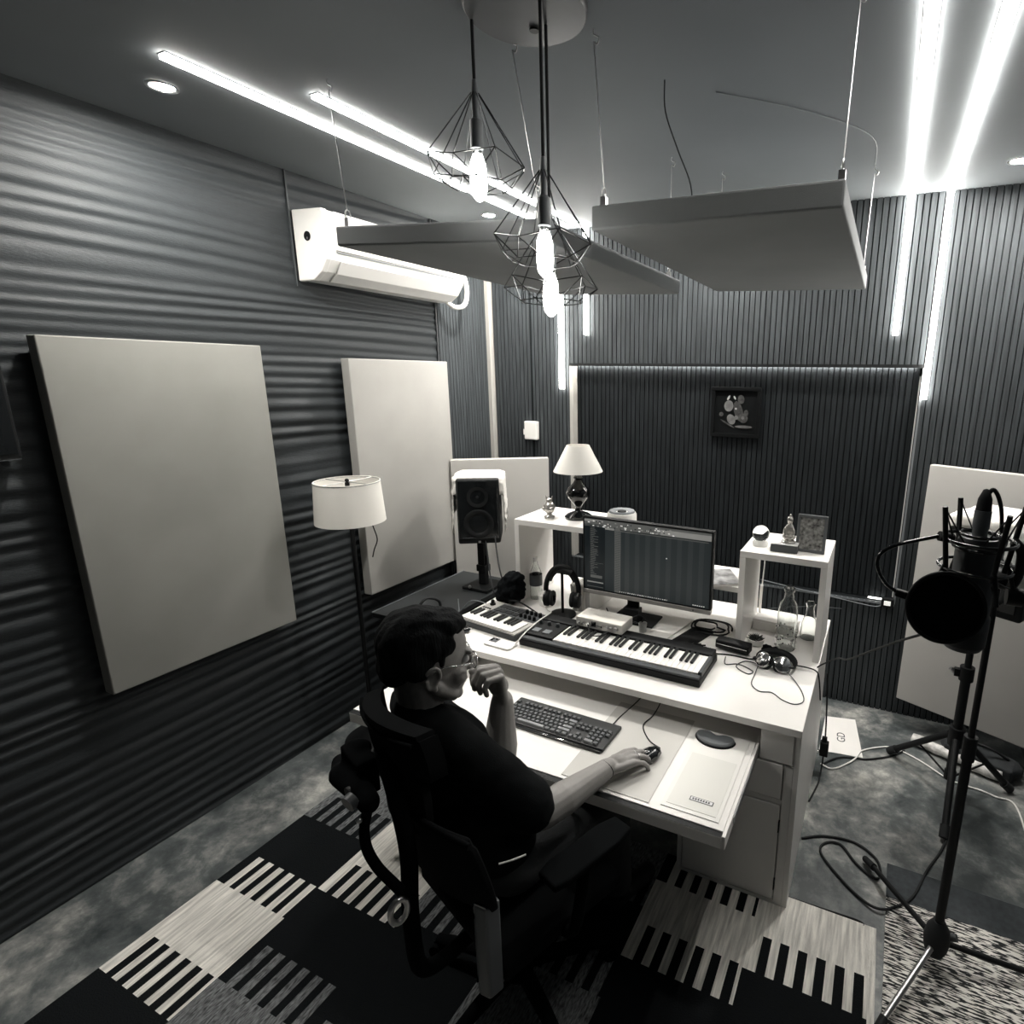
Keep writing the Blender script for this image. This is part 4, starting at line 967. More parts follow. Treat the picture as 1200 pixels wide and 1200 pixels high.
row(1, [2.25] + [1] * 10 + [2.75]); row(2, [1.75] + [1] * 11 + [2.25]); row(3, [1.5] + [1] * 12 + [1.5]); row(4, [1] * 13 + [2])
row(5, [1, -1] + [1] * 4 + [-.5] + [1] * 4 + [-.5] + [1] * 4)
x = KX + 15.25 * U
row(0, [1, 1, 1], x); row(1, [-1, 1], x); row(3, [1, 1, 1], x); row(4, [1, 1, 1], x)
x = KX + 18.5 * U
row(0, [2, 1, 1][:2], x); row(1, [1, 1, 1], x); row(2, [1, 1, 1], x); row(3, [1, 1, 1, 1], x); row(4, [1, 1, 1, 1], x)
P('edge_light', G().b2((-.03, -.0908, .0092), (-.01, -.084, .0100)), M_chrome, t); P('edge_light', G().b2((.035, -.0908, .0092), (.055, -.084, .0100)), M_chrome, t)
cable('keyboard_cable', [(-.80, 1.695, .664), (-.80, 1.75, .657 + .002), (-.79, 1.82, .658), (-.78, 1.90, .659), (-.78, 1.925, .662)], .0022, M_blacksoft, 'thin cable running back from the computer keyboard under the desk')
M_mouse = M_blackgloss
bm = remesh(G().sph((0, 0, .012), (.031, .056, .024)), .003, 2)
for v in bm.verts:
    if v.co.z < 0: v.co.z = 0
t = E('computer_mouse', 'black computer mouse under the right hand', 'mouse', (-.612, 1.572, ZT + .0026), -.45)
P('shell', bm, M_mouse, t, smooth=180)
P('scroll_wheel', G().cyl((-.003, .03, .032), (.003, .03, .032), .006, seg=16), M_darkgrey, t, smooth=50)
cable('mouse_cable', [(-.590, 1.625, .672), (-.640, 1.66, .661), (-.685, 1.71, .6605), (-.700, 1.75, .6605), (-.690, 1.80, .6605), (-.690, 1.86, .661), (-.695, 1.92, .665)], .0022, M_blacksoft, 'thin cable running back from the mouse in a soft bend')
t = E('mouse_mat', 'large pale grey translucent mat on the tray between keyboard and white pad', 'mouse mat', (-.82, 1.64, ZT))
P('flat_sheet', G().b2((-.02, -.255, 0), (.285, .21, .0018)), mat('pale grey vinyl', (.50, .49, .465), .45), t, bev=.0008)
t = E('notepad_mat', 'white pad with a small dark logo label at the front right of the tray', 'mat', (-.415, 1.55, ZT))
P('pad_sheet', G().b2((-.085, -.155, 0), (.095, .26, .0022)), mat('white vinyl', (.74, .73, .70), .35), t, bev=.0008)
P('inset_sheet', G().b2((-.072, -.140, .0024), (.083, .120, .0032)), mat('milky vinyl', (.66, .655, .62), .4), t)
lb = P('logo_label', G().b2((-.012, -.102, .0034), (.062, -.084, .0038)), M_darkgrey, t)
P('label_field', G().b2((-.034, -.0065, .0006), (.034, .0065, .0009)), mat('label white', .7, .5), lb, origin=False)
g = G()
for i in range(7): g.b2((-.029 + i * .0082, -.0035, .0010), (-.029 + i * .0082 + .0055, .0035, .0013))
P('label_lettering', g, M_darkgrey, lb, origin=False)
t = E('wrist_rest', 'dark grey kidney-shaped gel wrist rest at the back right of the tray', 'wrist rest', (-.435, 1.775, ZT + .0024), -.05)
pr_ = []
for i in range(40):
    a = 2 * PI * i / 40; x_ = .070 * math.cos(a); y_ = -.052 * math.sin(a)
    if y_ > 0: y_ *= (.55 - .75 * math.exp(-(x_ / .022) ** 2) * .5)
    pr_.append((x_, y_))
P('gel_pad', G().prism(pr_, 0, .013), mat('grey gel cover', K(.10, .6), .55), t, bev=.006, smooth=30)
P('base_rim', G().prism([(x_ * 1.05, y_ * 1.06) for x_, y_ in pr_], -.0001, .002), M_black, t)

# ================================================================= FLOOR CABLES, PAPER
t = E('paper_sheet', 'white sheet with a small dark printed mark on the floor behind the desk', 'paper', (-.025, 3.01, .0012))
P('sheet', G().prism([(-.115, -.175), (.100, -.145), (.045, .20), (-.115, .165)], 0, .0022), M_white, t)
def text3d(body, size, m, parent, loc, rot):
    cu = bpy.data.curves.new('t', 'FONT'); cu.body = body; cu.size = size; cu.extrude = .0003; cu.align_x = 'CENTER'; cu.align_y = 'CENTER'
    o = bpy.data.objects.new('t', cu); COL.objects.link(o)
    dg = bpy.context.evaluated_depsgraph_get(); me = bpy.data.meshes.new_from_object(o.evaluated_get(dg)); bpy.data.objects.remove(o)
    me.materials.clear(); me.materials.append(m)
    o = bpy.data.objects.new('printed_mark', me); COL.objects.link(o); o.parent = parent; o.location = loc; o.rotation_euler = rot
    return o
text3d('GD', .060, M_darkgrey, t, (-.015, -.01, .0028), (0, 0, PI / 2 + .1))
cable('floor_cable', [(-.14, 2.18, .006), (-.057, 2.232, .006), (.062, 2.251, .006), (.147, 2.203, .006), (.170, 2.136, .006), (.149, 2.092, .006), (.078, 2.139, .006), (.014, 2.214, .006), (-.046, 2.196, .006), (-.057, 2.133, .006), (.027, 2.036, .006), (.108, 1.970, .008), (.167, 1.947, .016), (.225, 1.984, .016), (.284, 2.06, .016), (.34, 2.22, .008), (.40, 2.36, .006), (.45, 2.5, .05)], .0050, M_blacksoft, 'long black cable in loops on the concrete beside the desk, reaching the tripod')
cable('floor_cable', [(-.112, 2.716, .006), (-.05, 2.80, .0075), (.02, 2.838, .006), (.091, 2.855, .006), (.199, 2.93, .006), (.273, 3.015, .006)], .0045, M_blacksoft, 'black cable on the floor in front of the paper sheet')
cable('floor_cable', [(-.12, 2.715, .010), (-.06, 2.705, .006), (.012, 2.79, .006), (.045, 2.845, .012), (.068, 2.92, .006), (.149, 2.989, .006), (.224, 3.016, .006), (.351, 2.954, .006), (.468, 2.86, .008), (.60, 2.84, .006), (.66, 2.82, .006), (.73, 2.80, .006), (.742, 2.6, .006), (.74, 2.40, .006)], .0040, M_whiteplastic, 'white cable winding on the floor past the paper sheet and tripod feet')
t = E('power_adapter', 'small black in-line plug with clips hanging on a cable beside the desk end', 'power adapter', (-.108, 2.66, .10))
P('body', G().b2((-.02, -.016, 0), (.02, .016, .075)), M_black, t, bev=.004)
P('clip', G().b2((-.030, -.006, .008), (-.0205, .006, .022)), M_chrome, t, bev=.002)
P('clip', G().b2((-.014, -.010, .0752), (.010, .010, .10)), M_black, t, bev=.002)
cable('hanging_cable', [(-.120, 2.50, .62), (-.112, 2.55, .45), (-.108, 2.62, .28), (-.108, 2.66, .205)], .0038, M_blacksoft, 'black cable hanging down the desk end to the in-line plug', 'cable')
cable('hanging_cable', [(-.108, 2.66, .098), (-.110, 2.62, .04), (-.115, 2.56, .008), (-.14, 2.42, .006)], .0038, M_blacksoft, 'black cable from the in-line plug to the floor beside the desk', 'cable')
cable('microphone_lead', [(-.150, 2.27, .760), (-.128, 2.25, .790), (-.07, 2.10, .90), (-.03, 1.84, 1.03), (.05, 1.50, 1.245), (.11, 1.25, 1.40), (.165, 1.165, 1.462)], .0030, M_blacksoft, 'thin black cable from the desk corner to the microphone stand')
# ================================================================= OFFICE CHAIR
CH = Vector((-.885, 1.18, 0)); CR = -.349
t = E('office_chair', 'black ergonomic office chair with headrest, the person sits in it', 'office chair', CH + Vector((0, 0, .0092)), CR)
cb = P('star_base', G().lathe([(0, .055), (.045, .055), (.05, .075), (.045, .115), (0, .12)], seg=24), M_chair, t, smooth=40)
for k in range(5):
    a = math.radians(-102 + 72 * k) - CR
    dv = Vector((math.cos(a), math.sin(a), 0)); e_ = dv * .30
    rt = Matrix.Rotation(a, 3, 'Z')
    P('base_leg', G().tube([dv * .04 + Vector((0, 0, .09)), dv * .16 + Vector((0, 0, .085)), e_ + Vector((0, 0, .068))], .02, 10, radii=[.026, .022, .016]), M_chair, t, smooth=60)
    cs = P('caster', G().cyl(e_ + rt @ Vector((0, -.022, .0265)), e_ + rt @ Vector((0, -.006, .0265)), .026, seg=20).cyl(e_ + rt @ Vector((0, .006, .0265)), e_ + rt @ Vector((0, .022, .0265)), .026, seg=20).cyl(e_ + Vector((0, 0, .02)), e_ + Vector((0, 0, .062)), .007, seg=10), M_chair, t, smooth=50)
P('gas_lift', G().cyl((0, 0, .1205), (0, 0, .33), .024, seg=20), M_chair, t, smooth=50)
P('tilt_mechanism', G().b2((-.09, -.14, .331), (.09, .10, .375)), M_chair, t, bev=.008)
bm = remesh(G().box((0, .02, .412), (.46, .42, .05)).sph((0, .20, .405), (.22, .06, .03)).sph((0, 0, .42), (.21, .2, .035)), .01, 8)
P('seat', bm, M_blackfab, t, smooth=180)
# curved back
def shell_back(w_, z0, z1, y0, curve, lean, thick, nx=14, nz=12):
    bm = bmesh.new(); F = [[], []]
    for s_ in (0, 1):
        for j in range(nz + 1):
            row = []
            for i in range(nx + 1):
                u = i / nx * 2 - 1; v = j / nz
                ww = w_ / 2 * (1 - .10 * (2 * v - 1) ** 2) * (1 - .12 * v)
                row.append(bm.verts.new((u * ww, y0 + curve * u * u - lean * v - .03 * math.sin(PI * v) * 0 - s_ * thick, z0 + (z1 - z0) * v - .015 * u * u * (1 if v > .9 else 0))))
            F[s_].append(row)
    for j in range(nz):
        for i in range(nx):
            bm.faces.new((F[0][j][i], F[0][j][i + 1], F[0][j + 1][i + 1], F[0][j + 1][i])); bm.faces.new((F[1][j + 1][i], F[1][j + 1][i + 1], F[1][j][i + 1], F[1][j][i]))
    for i in range(nx):
        bm.faces.new((F[0][0][i + 1], F[0][0][i], F[1][0][i], F[1][0][i + 1])); bm.faces.new((F[0][nz][i], F[0][nz][i + 1], F[1][nz][i + 1], F[1][nz][i]))
    for j in range(nz):
        bm.faces.new((F[0][j][0], F[0][j + 1][0], F[1][j + 1][0], F[1][j][0])); bm.faces.new((F[0][j + 1][nx], F[0][j][nx], F[1][j][nx], F[1][j + 1][nx]))
    return bm
P('backrest', shell_back(.50, .63, .87, -.255, .06, .05, .022), M_blackfab, t, smooth=50, bev=.006)
P('back_frame', G().tube([(x_, -.318 + .055 * (x_ / .23) ** 2, .874 - .012 * (x_ / .2) ** 2) for x_ in [i / 10 * .225 for i in range(-10, 11)]], .008, 10), M_chair, t, smooth=60)
hb = shell_back(.34, .965, 1.105, -.290, .05, .02, .045)
bmesh.ops.translate(hb, verts=hb.verts[:], vec=(-.055, 0, 0))
P('headrest', hb, M_blackfab, t, smooth=50, bev=.012)
nb = shell_back(.24, .82, .99, -.312, .03, .0, .02)
bmesh.ops.translate(nb, verts=nb.verts[:], vec=(-.02, 0, 0))
P('neck_support', nb, M_blackfab, t, smooth=50, bev=.006)
P('headrest_edge', G().tube([(x_ - .055, -.352 + .045 * (x_ / .16) ** 2, 1.075) for x_ in [i / 10 * .14 for i in range(-10, 11)]], .005, 8), M_chair, t, smooth=60)
sp_ = P('spine', G().tube(sp([(0, -.10, .35), (.03, -.24, .36), (.08, -.34, .45), (.085, -.355, .62), (.08, -.345, .80), (.04, -.345, .93), (-.03, -.34, 1.02)]), .02, 12, radii=None), M_chair, t, smooth=180)
bm = remesh(G().cap((-.195, -.385, .920), (-.14, -.405, .925), .024).cap((-.14, -.405, .925), (-.02, -.40, .945), .030).box((-.09, -.375, .955), (.11, .05, .10)).cap((-.14, -.37, .985), (-.10, -.36, 1.0), .022).cap((-.02, -.40, .945), (.02, -.40, .935), .026), .007, 3)
P('adjuster_yoke', bm, M_chair, t, smooth=180)
P('adjuster_knob', G().cyl((.0, -.425, .950), (.005, -.442, .946), .019, seg=24), M_darkgrey, t, smooth=50, label='round dark grey knob')
P('adjuster_knob', G().cyl((-.03, -.40, .95), (-.027, -.43, .95), .014, seg=20), M_black, t, smooth=50)
P('knob_pin', G().sph((.035, -.43, .915), .007), M_steel, t, smooth=180)
P('lumbar_strap', G().tube(sp([(.035, -.41, .93), (.03, -.42, .88), (.035, -.42, .83), (.06, -.41, .79), (.10, -.395, .765), (.125, -.385, .75)]), .012, 10), M_chair, t, smooth=180)
P('lumbar_ring', G().tube([(.135, -.40 + .020 * math.cos(q), .715 + .030 * math.sin(q)) for q in [2 * PI * i / 20 for i in range(20)]], .007, 8, closed=True), M_steel, t, smooth=60)
for s_ in (-1, 1):
    zz = 0 if s_ > 0 else -.062
    P('armrest_pad', G().prism([(x_, y_) for x_, y_ in [(-.034, -.14), (.034, -.14), (.044, -.10), (.046, .08), (.034, .14), (-.030, .14), (-.044, .08), (-.044, -.10)]], .628, .650, Matrix.Translation((s_ * .255, .065, zz))), M_chair, t, bev=.006)
    P('armrest_post', G().tube(sp([(s_ * .255, .06, .627 + zz), (s_ * .265, .03, .50), (s_ * .25, .01, .41), (s_ * .15, .0, .385), (s_ * .08, 0, .36)]), .017, 10), M_chair, t, smooth=180)
# grey upright bracket at right rear
g = G()
g.prism([(-.030, -.022), (.0, -.034), (.030, -.022), (.030, .020), (-.030, .020)], .375, .655, Matrix.Translation((.195, -.212, 0)))
P('grey_bracket', g, mat('bracket grey', K(.115, .6), .45), t, bev=.006, label='pale grey plastic upright bracket behind the seat')
P('bracket_cap', G().prism([(-.029, -.021), (.0, -.033), (.029, -.021), (.0, .004)], .6553, .660, Matrix.Translation((.195, -.212, 0))), M_steel, t)
P('bracket_foot', G().tube(sp([(.195, -.212, .40), (.178, -.19, .365), (.14, -.13, .352), (.08, -.08, .35)]), .024, 10), M_greyplastic, t, smooth=180)
for z_ in (.41, .61): P('bracket_screw', G().cyl((.182, -.240, z_), (.180, -.244, z_), .006, seg=12), M_chair, t)

# ================================================================= THE PERSON
F2 = Vector((math.sin(.349), math.cos(.349), 0)); R2 = Vector((math.cos(.349), -math.sin(.349), 0)); UP = Vector((0, 0, 1))
PT = Vector((-.93, 1.12, 0))                      # origin of the figure on the floor
v = lambda *a: Vector(a)
N_ = v(-1.125, 1.105, .965); SR = v(-.955, 1.060, .920); SL = v(-1.262, 1.205, .915)
ER = v(-.775, 1.165, .705); WR = v(-.690, 1.425, .702)
EL = v(-.992, 1.262, .700); WL = v(-.986, 1.287, .940)
HC = v(-1.108, 1.132, 1.128)
HIPR, HIPL = v(-.855, 1.12, .535), v(-1.02, 1.175, .535)
KNR, KNL = v(-.715, 1.50, .515), v(-.90, 1.575, .515)
ANR, ANL = v(-.72, 1.56, .095), v(-.90, 1.64, .095)
pitch = Matrix.Rotation(-.20, 3, 'X'); HR = Matrix.Rotation(-.56, 3, 'Z') @ pitch
HS = 1.15
def hp(x, y, z): return HC + HR @ Vector((x, y, z)) * HS
def O(p): return Vector(p) - PT
def chain(g, pts, rs, seg=16):
    for i in range(len(pts) - 1): g.cap(O(pts[i]), O(pts[i + 1]), rs[i], rs[i + 1], seg)
def hand(g, W, d, n, s, curls, thumb, sc=1.0, fan=.08):
    d = d.normalized(); n = (n - d * n.dot(d)).normalized(); s = (s - d * s.dot(d) - n * s.dot(n)).normalized()
    K_ = []
    spec = [(.0315, .088, (.043, .026, .021), .0106), (.0100, .092, (.047, .030, .022), .0108), (-.0105, .088, (.044, .028, .021), .0104), (-.0305, .080, (.035, .021, .019), .0094)]
    for i, (off, base, ls, r) in enumerate(spec):
        k_ = W + (d * base + s * off + n * (.004 - abs(off) * .15)) * sc
        w0 = W + (d * .008 + s * off * .62) * sc
        g.cap(O(w0), O(k_), .0145 * sc, .0115 * sc, 14)
        ang = 0; p = k_; K_.append(k_)
        sd = (d + s * (off / .03) * fan).normalized()
        rr = r
        for l, c in zip(ls, curls[i]):
            ang += c
            q = p + (sd * math.cos(ang) - n * math.sin(ang)) * l * sc
            g.cap(O(p), O(q), rr * sc, rr * .90 * sc, 14); p = q; rr *= .92
    g.sph(O(W + (d * .045 - n * .003) * sc), (.028 * sc,) * 3)
    # thumb, from the side of the palm near its base
    p = W + (d * .022 + s * .022 - n * .006) * sc
    g.cap(O(W + d * .01 * sc), O(p), .016 * sc, .0145 * sc, 14)
    for (a, b_, c, l, r) in thumb:
        q = p + (d * a + s * b_ + n * c).normalized() * l * sc
        g.cap(O(p), O(q), r * sc, r * .88 * sc, 14); p = q
    return K_
g = G()
# trunk, neck, head
g.sph(O(v(-.94, 1.14, .55)), (.155, .12, .09), (0, 0, -.35)); g.sph(O(v(-1.0, 1.13, .68)), (.14, .11, .13), (0, -.3, -.35)); g.sph(O(v(-1.08, 1.13, .83)), (.155, .10, .14), (0, -.25, -.35))
chain(g, [SR, N_ - UP * .03, SL], [.055, .06, .055])
chain(g, [N_ - UP * .05, N_, hp(0, -.035, -.06)], [.068, .060, .054])
g.sph(O(hp(0, -.012, .028)), (0.0839, 0.1081, 0.1058), HR, 3)
g.sph(O(hp(0, .028, -.045)), (0.0690, 0.0759, 0.0782), HR, 3)
g.sph(O(hp(0, .055, -.082)), (0.0460, 0.0391, 0.0322), HR, 3)
g.sph(O(hp(0, .078, -.096)), (0.0230, 0.0184, 0.0184), HR, 2)
for s_ in (-1, 1):
    g.sph(O(hp(s_ * .040, .056, -.030)), (0.0299, 0.0299, 0.0322), HR, 2)
    g.sph(O(hp(s_ * .028, .080, .028)), (0.0253, 0.0115, 0.0092), HR, 2)          # brow
    g.cap(O(hp(s_ * .056, .005, -.052)), O(hp(s_ * .042, .052, -.078)), .020, .020)   # jaw line
    # ear: rim, lobe and bowl
    for a in range(22):
        A1 = 2 * PI * (a / 24) + .5
        g.sph(O(hp(s_ * (.084 + .005 * math.sin(A1)), -.018 - .017 * math.cos(A1) * (1 if math.sin(A1) > 0 else .75), -.014 + .028 * math.sin(A1))), .0062, sub=2)
    g.sph(O(hp(s_ * .075, -.016, -.014)), (.009, .017, .027), HR, 2); g.sph(O(hp(s_ * .083, -.008, -.042)), (.007, .009, .010), HR, 2)
g.cap(O(hp(0, .088, .018)), O(hp(0, .108, -.022)), .007, .011); g.sph(O(hp(.010, .098, -.026)), .008); g.sph(O(hp(-.010, .098, -.026)), .008)
g.sph(O(hp(0, .090, -.052)), (0.0253, 0.0103, 0.0063), HR, 2); g.sph(O(hp(0, .088, -.062)), (0.0218, 0.0103, 0.0069), HR, 2)
# arms
chain(g, [SR, ER], [.052, .043]); chain(g, [ER, ER.lerp(WR, .3), WR], [.046, .049, .030])
chain(g, [SL, EL], [.052, .050]); chain(g, [EL, EL.lerp(WL, .40), WL], [.050, .053, .034])
hand(g, WR, v(.50, .85, .02), v(-.05, -.05, 1), v(-.86, .5, .05), [(.30, .45, .30), (.25, .42, .30), (.28, .45, .35), (.35, .50, .4)],
     [(.75, .65, -.25, .042, .0125), (.95, .15, -.25, .030, .0110), (.98, -.05, -.15, .024, .0098)], 1.0, .14)
hand(g, WL, v(-.12, -.02, 1), v(.58, .80, .08), v(-.85, .5, .25), [(1.35, 1.0, .7), (1.42, 1.0, .7), (1.48, 1.05, .7), (1.52, 1.05, .7)],
     [(.8, .45, -.55, .040, .0125), (.8, .0, -.65, .030, .0110), (.75, -.1, -.6, .024, .0098)], 1.12, .03)
# legs and feet
for h_, k_, a_ in ((HIPR, KNR, ANR), (HIPL, KNL, ANL)):
    chain(g, [h_, k_, a_], [.076, .055, .038]); g.cap(O(a_ - UP * .045), O(a_ + F2 * .15 - UP * .055), .030, .026)
body = remesh(g, .0036, 3, .5)
# keep fingers crisp: light extra smoothing only on large forms is left to shading
t = P('person', body, M_skin, smooth=180, origin=False); t.location = PT
tag(t, 'person in black t-shirt and glasses at the desk, chin on left hand', 'person')

# shirt
g = G()
g.sph(O(v(-.945, 1.135, .60)), (.168, .132, .115), (0, -.1, -.35), 3); g.sph(O(v(-.995, 1.125, .68)), (.170, .130, .15), (0, -.3, -.35), 3); g.sph(O(v(-1.075, 1.125, .83)), (.180, .122, .150), (0, -.25, -.35), 3)
chain(g, [SR, N_ - UP * .035, SL], [.072, .078, .072])
g.cap(O(N_ - UP * .05), O(N_ + UP * .004 - F2 * .020), .084, .074)
g.sph(O(v(-1.16, 1.045, .86)), (.10, .07, .12), (0, 0, -.35))
chain(g, [SR, SR.lerp(ER, .45), SR.lerp(ER, .84)], [.072, .074, .078])
chain(g, [SL, SL.lerp(EL, .45), SL.lerp(EL, .62)], [.072, .072, .074])
bm = remesh(g, .008, 6)
for q in bm.verts:
    f_ = noise.noise(Vector((q.co.x * 9, q.co.y * 9, q.co.z * 22))); f2 = noise.noise(Vector((q.co.x * 25, q.co.y * 25, q.co.z * 45 + 4)))
    q.co += q.normal * (.006 * f_ + .0022 * f2)
P('t_shirt', bm, M_shirt, t, smooth=180, origin=False, label='black short-sleeved t-shirt')
for (c0, c1, r_) in ((SR.lerp(ER, .84), SR, .0745),):
    pass
g = G().tube(sp([O(v(-.770, .962, .72)), O(v(-.745, .985, .722)), O(v(-.722, 1.012, .724))]), .0024, 6)
P('shirt_tag', g, M_whiteplastic, t, origin=False, label='small white hem tag')
# trousers and shoes
g = G()
g.sph(O(v(-.935, 1.145, .555)), (.172, .135, .095), (0, 0, -.35), 3)
for h_, k_, a_ in ((HIPR, KNR, ANR), (HIPL, KNL, ANL)): chain(g, [h_, k_, a_ + UP * .03], [.080, .064, .056])
P('trousers', remesh(g, .009, 5), mat('dark denim', K(.014, 1), .9, bump=.3, bs=300), t, smooth=180, origin=False)
for a_ in (ANR, ANL):
    g = G(); g.cap(O(a_ - UP * .045 - F2 * .02), O(a_ + F2 * .17 - UP * .05), .036, .034); g.cap(O(a_ - UP * .02), O(a_ + UP * .01), .044, .046)
    bm = remesh(g, .006, 4)
    for q in bm.verts: q.co.z = max(q.co.z, .0105)
    P('shoe', bm, M_black, t, smooth=180, origin=False)
# hair
g = G()
g.sph(O(hp(0, -.040, .050)), (.094, .112, .100), HR, 3)
g.sph(O(hp(0, .014, .096)), (.074, .062, .036), HR, 3)
g.sph(O(hp(0, -.084, -.004)), (.070, .044, .064), HR, 3)
for s_ in (-1, 1): g.sph(O(hp(s_ * .058, -.050, .020)), (.030, .050, .062), HR, 2); g.sph(O(hp(s_ * .060, .006, .052)), (.020, .030, .030), HR, 2); g.sph(O(hp(s_ * .066, .004, .020)), (.010, .010, .022), HR, 2)
bm = remesh(g, .0045, 3)
for q in bm.verts:
    l = HR.inverted() @ (q.co - O(HC))
    q.co += q.normal * (.006 * noise.noise(Vector((l.x * 60, l.y * 22, l.z * 22))) + .007 * max(0, noise.noise(Vector((l.x * 25, l.y * 12, l.z * 12 + 3)))))
P('hair', bm, M_hair, t, smooth=180, origin=False)
# glasses
g = G()
for s_ in (-1, 1):
    g.tube([O(hp(s_ * .034 + .025 * math.cos(a), .101 - .010 * abs(math.cos(a) * s_ + 1) * .3, .004 + .019 * math.sin(a))) for a in [2 * PI * i / 24 for i in range(24)]], .0018, 6, closed=True)
    g.tube([O(hp(s_ * .060, .096, .012)), O(hp(s_ * .077, .06, .012)), O(hp(s_ * .082, .005, .012)), O(hp(s_ * .080, -.018, -.004))], .0019, 6)
g.tube([O(hp(-.009, .103, .008)), O(hp(0, .109, .011)), O(hp(.009, .103, .008))], .0018, 6)
P('glasses', g, M_chrome, t, smooth=180, origin=False)
for s_ in (-1, 1): P('eye', G().sph(O(hp(s_ * .031, .074, .008)), .0125, sub=3), mat('eye white', .5, .2), t, smooth=180, origin=False)
# bracelet and rings
def band(c, ax, r, th, m, name, wob=0.0):
    ax = Vector(ax).normalized(); a_ = ax.orthogonal().normalized(); b_ = ax.cross(a_)
    return P(name, G().tube([O(c) + (a_ * math.cos(q) + b_ * math.sin(q)) * r + ax * wob * math.sin(q * 2) for q in [2 * PI * i / 28 for i in range(28)]], th, 6, closed=True), m, t, smooth=60, origin=False)
band(WR - v(.03, .105, 0).normalized() * .012, WR - ER, .0295, .0020, M_black, 'bracelet', .003)
dR = v(.50, .85, .02).normalized(); sR = v(-.86, .5, 0)
for off in (-.0105, .0105):
    band(WR + dR * .108 + sR * off + v(0, 0, -.004), dR + v(0, 0, -.3), .0105, .0022, M_steel, 'finger_ring')

# ================================================================= MICROPHONE STAND, MICROPHONE, POP FILTER
SX, SY = .335, 1.815
t = E('microphone_stand', 'black tripod microphone stand with a boom, on the speckled rug', 'microphone stand', (SX, SY, .0))
P('lower_tube', G().cyl((0, 0, .09), (0, 0, .83), .0145, seg=16), M_black, t, smooth=60)
P('upper_tube', G().cyl((0, 0, .8305), (0, 0, 1.40), .0095, seg=14), M_black, t, smooth=60)
P('height_clutch', G().cyl((0, 0, .79), (0, 0, .87), .019, seg=18), M_black, t, smooth=50)
P('leg_hub', G().lathe([(0, .055), (.028, .055), (.036, .075), (.040, .11), (.034, .15), (.018, .18), (0, .18)], seg=24), M_blacksoft, t, smooth=50)
P('hub_knob', G().cyl((.036, .0, .13), (.055, -.004, .14), .012, seg=14), M_darkgrey, t, smooth=50)
for (fx, fy) in ((.118, 2.150), (.690, 1.885), (.165, 1.495)):
    f = v(fx - SX, fy - SY, .030); dn = v(f.x, f.y, 0).normalized()
    P('leg', G().cyl(dn * .03 + UP * .095, f, .0095, seg=12), M_steel if fy < 1.6 else M_black, t, smooth=60)
    P('rubber_foot', G().cyl(f - dn * .045 + UP * .008, f + dn * .012 - UP * .008, .0145, .0125, 12).sph(f + dn * .012 - UP * .008, .0125), M_blacksoft, t, smooth=60)
bt = v(.225 - SX, 1.20 - SY, 1.560); b0 = v(0, 0, 1.40)
P('boom_clutch', G().cyl(v(-.022, 0, 1.405), v(.024, 0, 1.405), .020, seg=18).cyl(v(.024, 0, 1.405), v(.048, 0, 1.405), .014, seg=12), M_black, t, smooth=50)
P('boom_arm', G().cyl(b0 - (bt - b0) * .30, bt, .008, seg=12), M_black, t, smooth=60)
P('counterweight', G().cyl(b0 - (bt - b0) * .36, b0 - (bt - b0) * .24, .02, seg=18), M_blacksoft, t, smooth=60)
MC = v(.170, 1.13, 1.400)
t = E('condenser_microphone', 'black studio microphone hanging upside down in a round shock mount', 'microphone', MC)
P('grille', G().lathe([(0, .040), (.030, .042), (.036, .052), (.037, .085), (0, .085)], seg=36), mat('mic mesh', K(.03, .6), .4, .6, bump=1, bs=900), t, smooth=50)
P('body', G().lathe([(0, .0855), (.037, .0855), (.037, .105), (.034, .11), (.034, .235), (.030, .25), (0, .25)], seg=36), M_darkgrey, t, smooth=40)
P('connector', G().lathe([(0, .2505), (.012, .2505), (.012, .265), (.0135, .267), (.0135, .298), (0, .298)], seg=20), M_greyplastic, t, smooth=40)
P('cable_boot', G().lathe([(.0125, .2985), (.011, .318), (.005, .334), (0, .336)], (0, 0, 0), 16).tube(sp([(.003, 0, .325), (.009, 0, .335), (.018, .002, .325), (.027, .006, .30), (.034, .012, .26)]), .0035, 8), M_blacksoft, t, smooth=60)
def ring(z, r, th, n=48): return [(r * math.cos(2 * PI * i / n), r * math.sin(2 * PI * i / n), z) for i in range(n)]
sm = P('shock_mount', G().tube(ring(.245, .057, .0), .0034, 8, closed=True).tube(ring(.195, .0575, 0), .0028, 8, closed=True).tube(ring(.232, .038, 0), .003, 8, closed=True).tube(ring(.255, .030, 0), .0028, 8, closed=True), M_blackgloss, t, smooth=60)
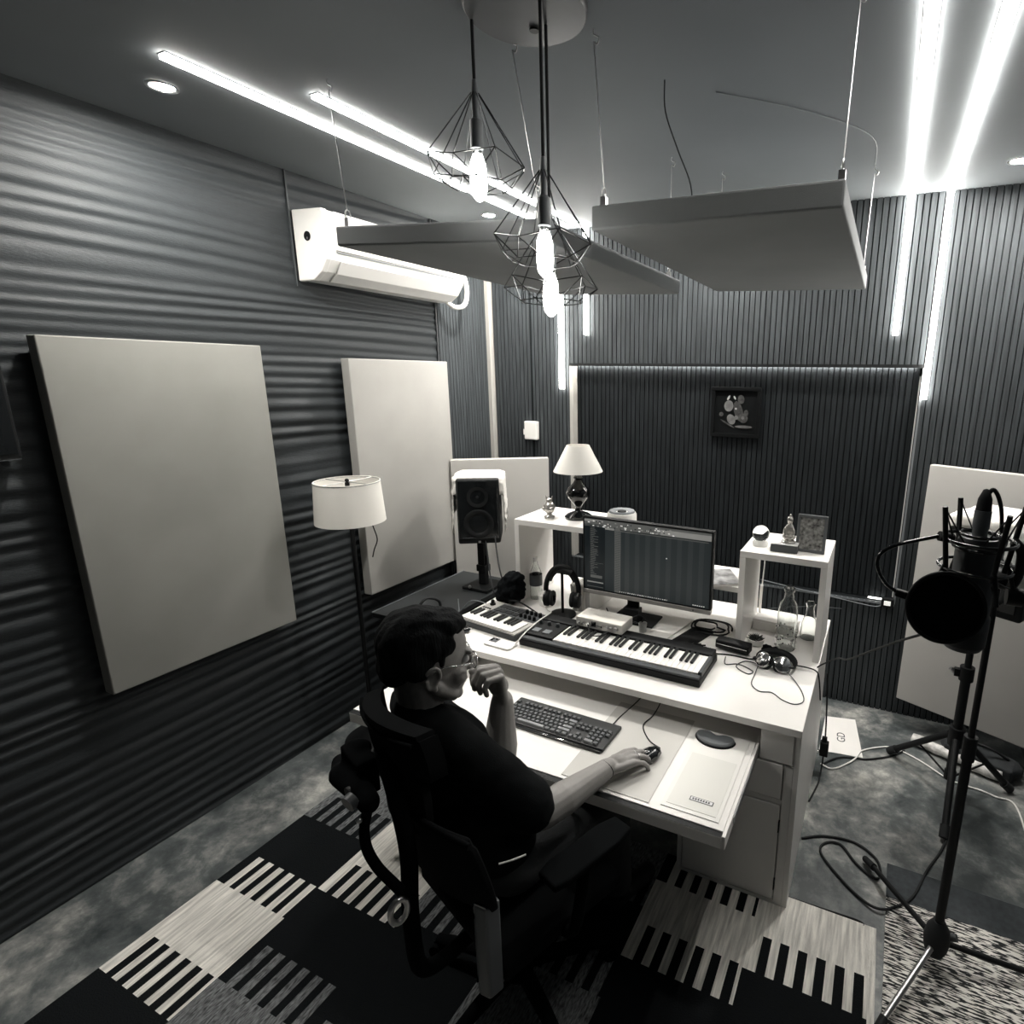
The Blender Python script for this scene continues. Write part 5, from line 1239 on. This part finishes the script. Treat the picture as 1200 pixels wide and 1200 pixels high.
for k, a in enumerate([PI + .5, 2.0, .35, -1.15]):
    c_, s_ = math.cos(a), math.sin(a)
    P('mount_arm', G().cyl((.052 * c_, .052 * s_, .185), (.070 * c_, .070 * s_, .305), .0045, seg=10).cyl((.056 * c_, .056 * s_, .20), (.074 * c_, .074 * s_, .150), .004, seg=10), M_black, t, smooth=60)
    for q0, q1 in (((.070 * c_, .070 * s_, .303), (.036 * math.cos(a + .5), .036 * math.sin(a + .5), .235)), ((.070 * c_, .070 * s_, .303), (.036 * math.cos(a - .5), .036 * math.sin(a - .5), .235)), ((.074 * c_, .074 * s_, .152), (.036 * math.cos(a + .4), .036 * math.sin(a + .4), .17))):
        P('elastic_cord', G().cyl(q0, q1, .0014, seg=6), M_blacksoft, t, smooth=60)
P('mount_bracket', G().tube(sp([(.055, .01, .245), (.070, .02, .225), (.072, .03, .18), (.066, .05, .15), (.058, .066, .160)]), .0085, 10), M_black, t, smooth=180)
P('swivel_joint', G().sph((.060, .062, .160), .020).cyl((.060, .03, .14), (.085, .03, .14), .016, seg=16).cyl((.085, .03, .14), (.10, .03, .14), .011, seg=10), M_black, t, smooth=60)
t = E('pop_filter', 'round black pop filter on a curved gooseneck in front of the microphone', 'pop filter', (.128, 1.07, 1.458))
nrm = Matrix.Rotation(.12, 3, 'Z') @ Matrix.Rotation(PI / 2 - .15, 3, 'X')
P('mesh_disc', G().lathe([(0, -.002), (.0585, -.002), (.0585, .002), (0, .002)], (0, 0, .075), 56, nrm), mat('black mesh cloth', K(.004, 1), .9, spec=.1), t)
P('hoop', G().tube([Vector((0, 0, .075)) + nrm @ Vector((.0605 * math.cos(q), .0605 * math.sin(q), 0)) for q in [2 * PI * i / 56 for i in range(56)]], .0040, 8, closed=True), M_black, t, smooth=60)
P('hoop_clamp', G().box((-.068, .0, .088), (.026, .012, .014), (0, .2, 0)), M_black, t, bev=.003)
P('gooseneck', G().tube(sp([(-.080, .0, .092), (-.098, .0, .104), (-.113, .005, .128), (-.113, .01, .152), (-.09, .02, .170), (-.055, .035, .180), (-.018, .055, .188)], 8), .0034, 10), M_blackgloss, t, smooth=180)
P('stand_clamp', G().cyl((-.020, .05, .189), (.002, .06, .184), .009, seg=12), M_black, t, smooth=50)
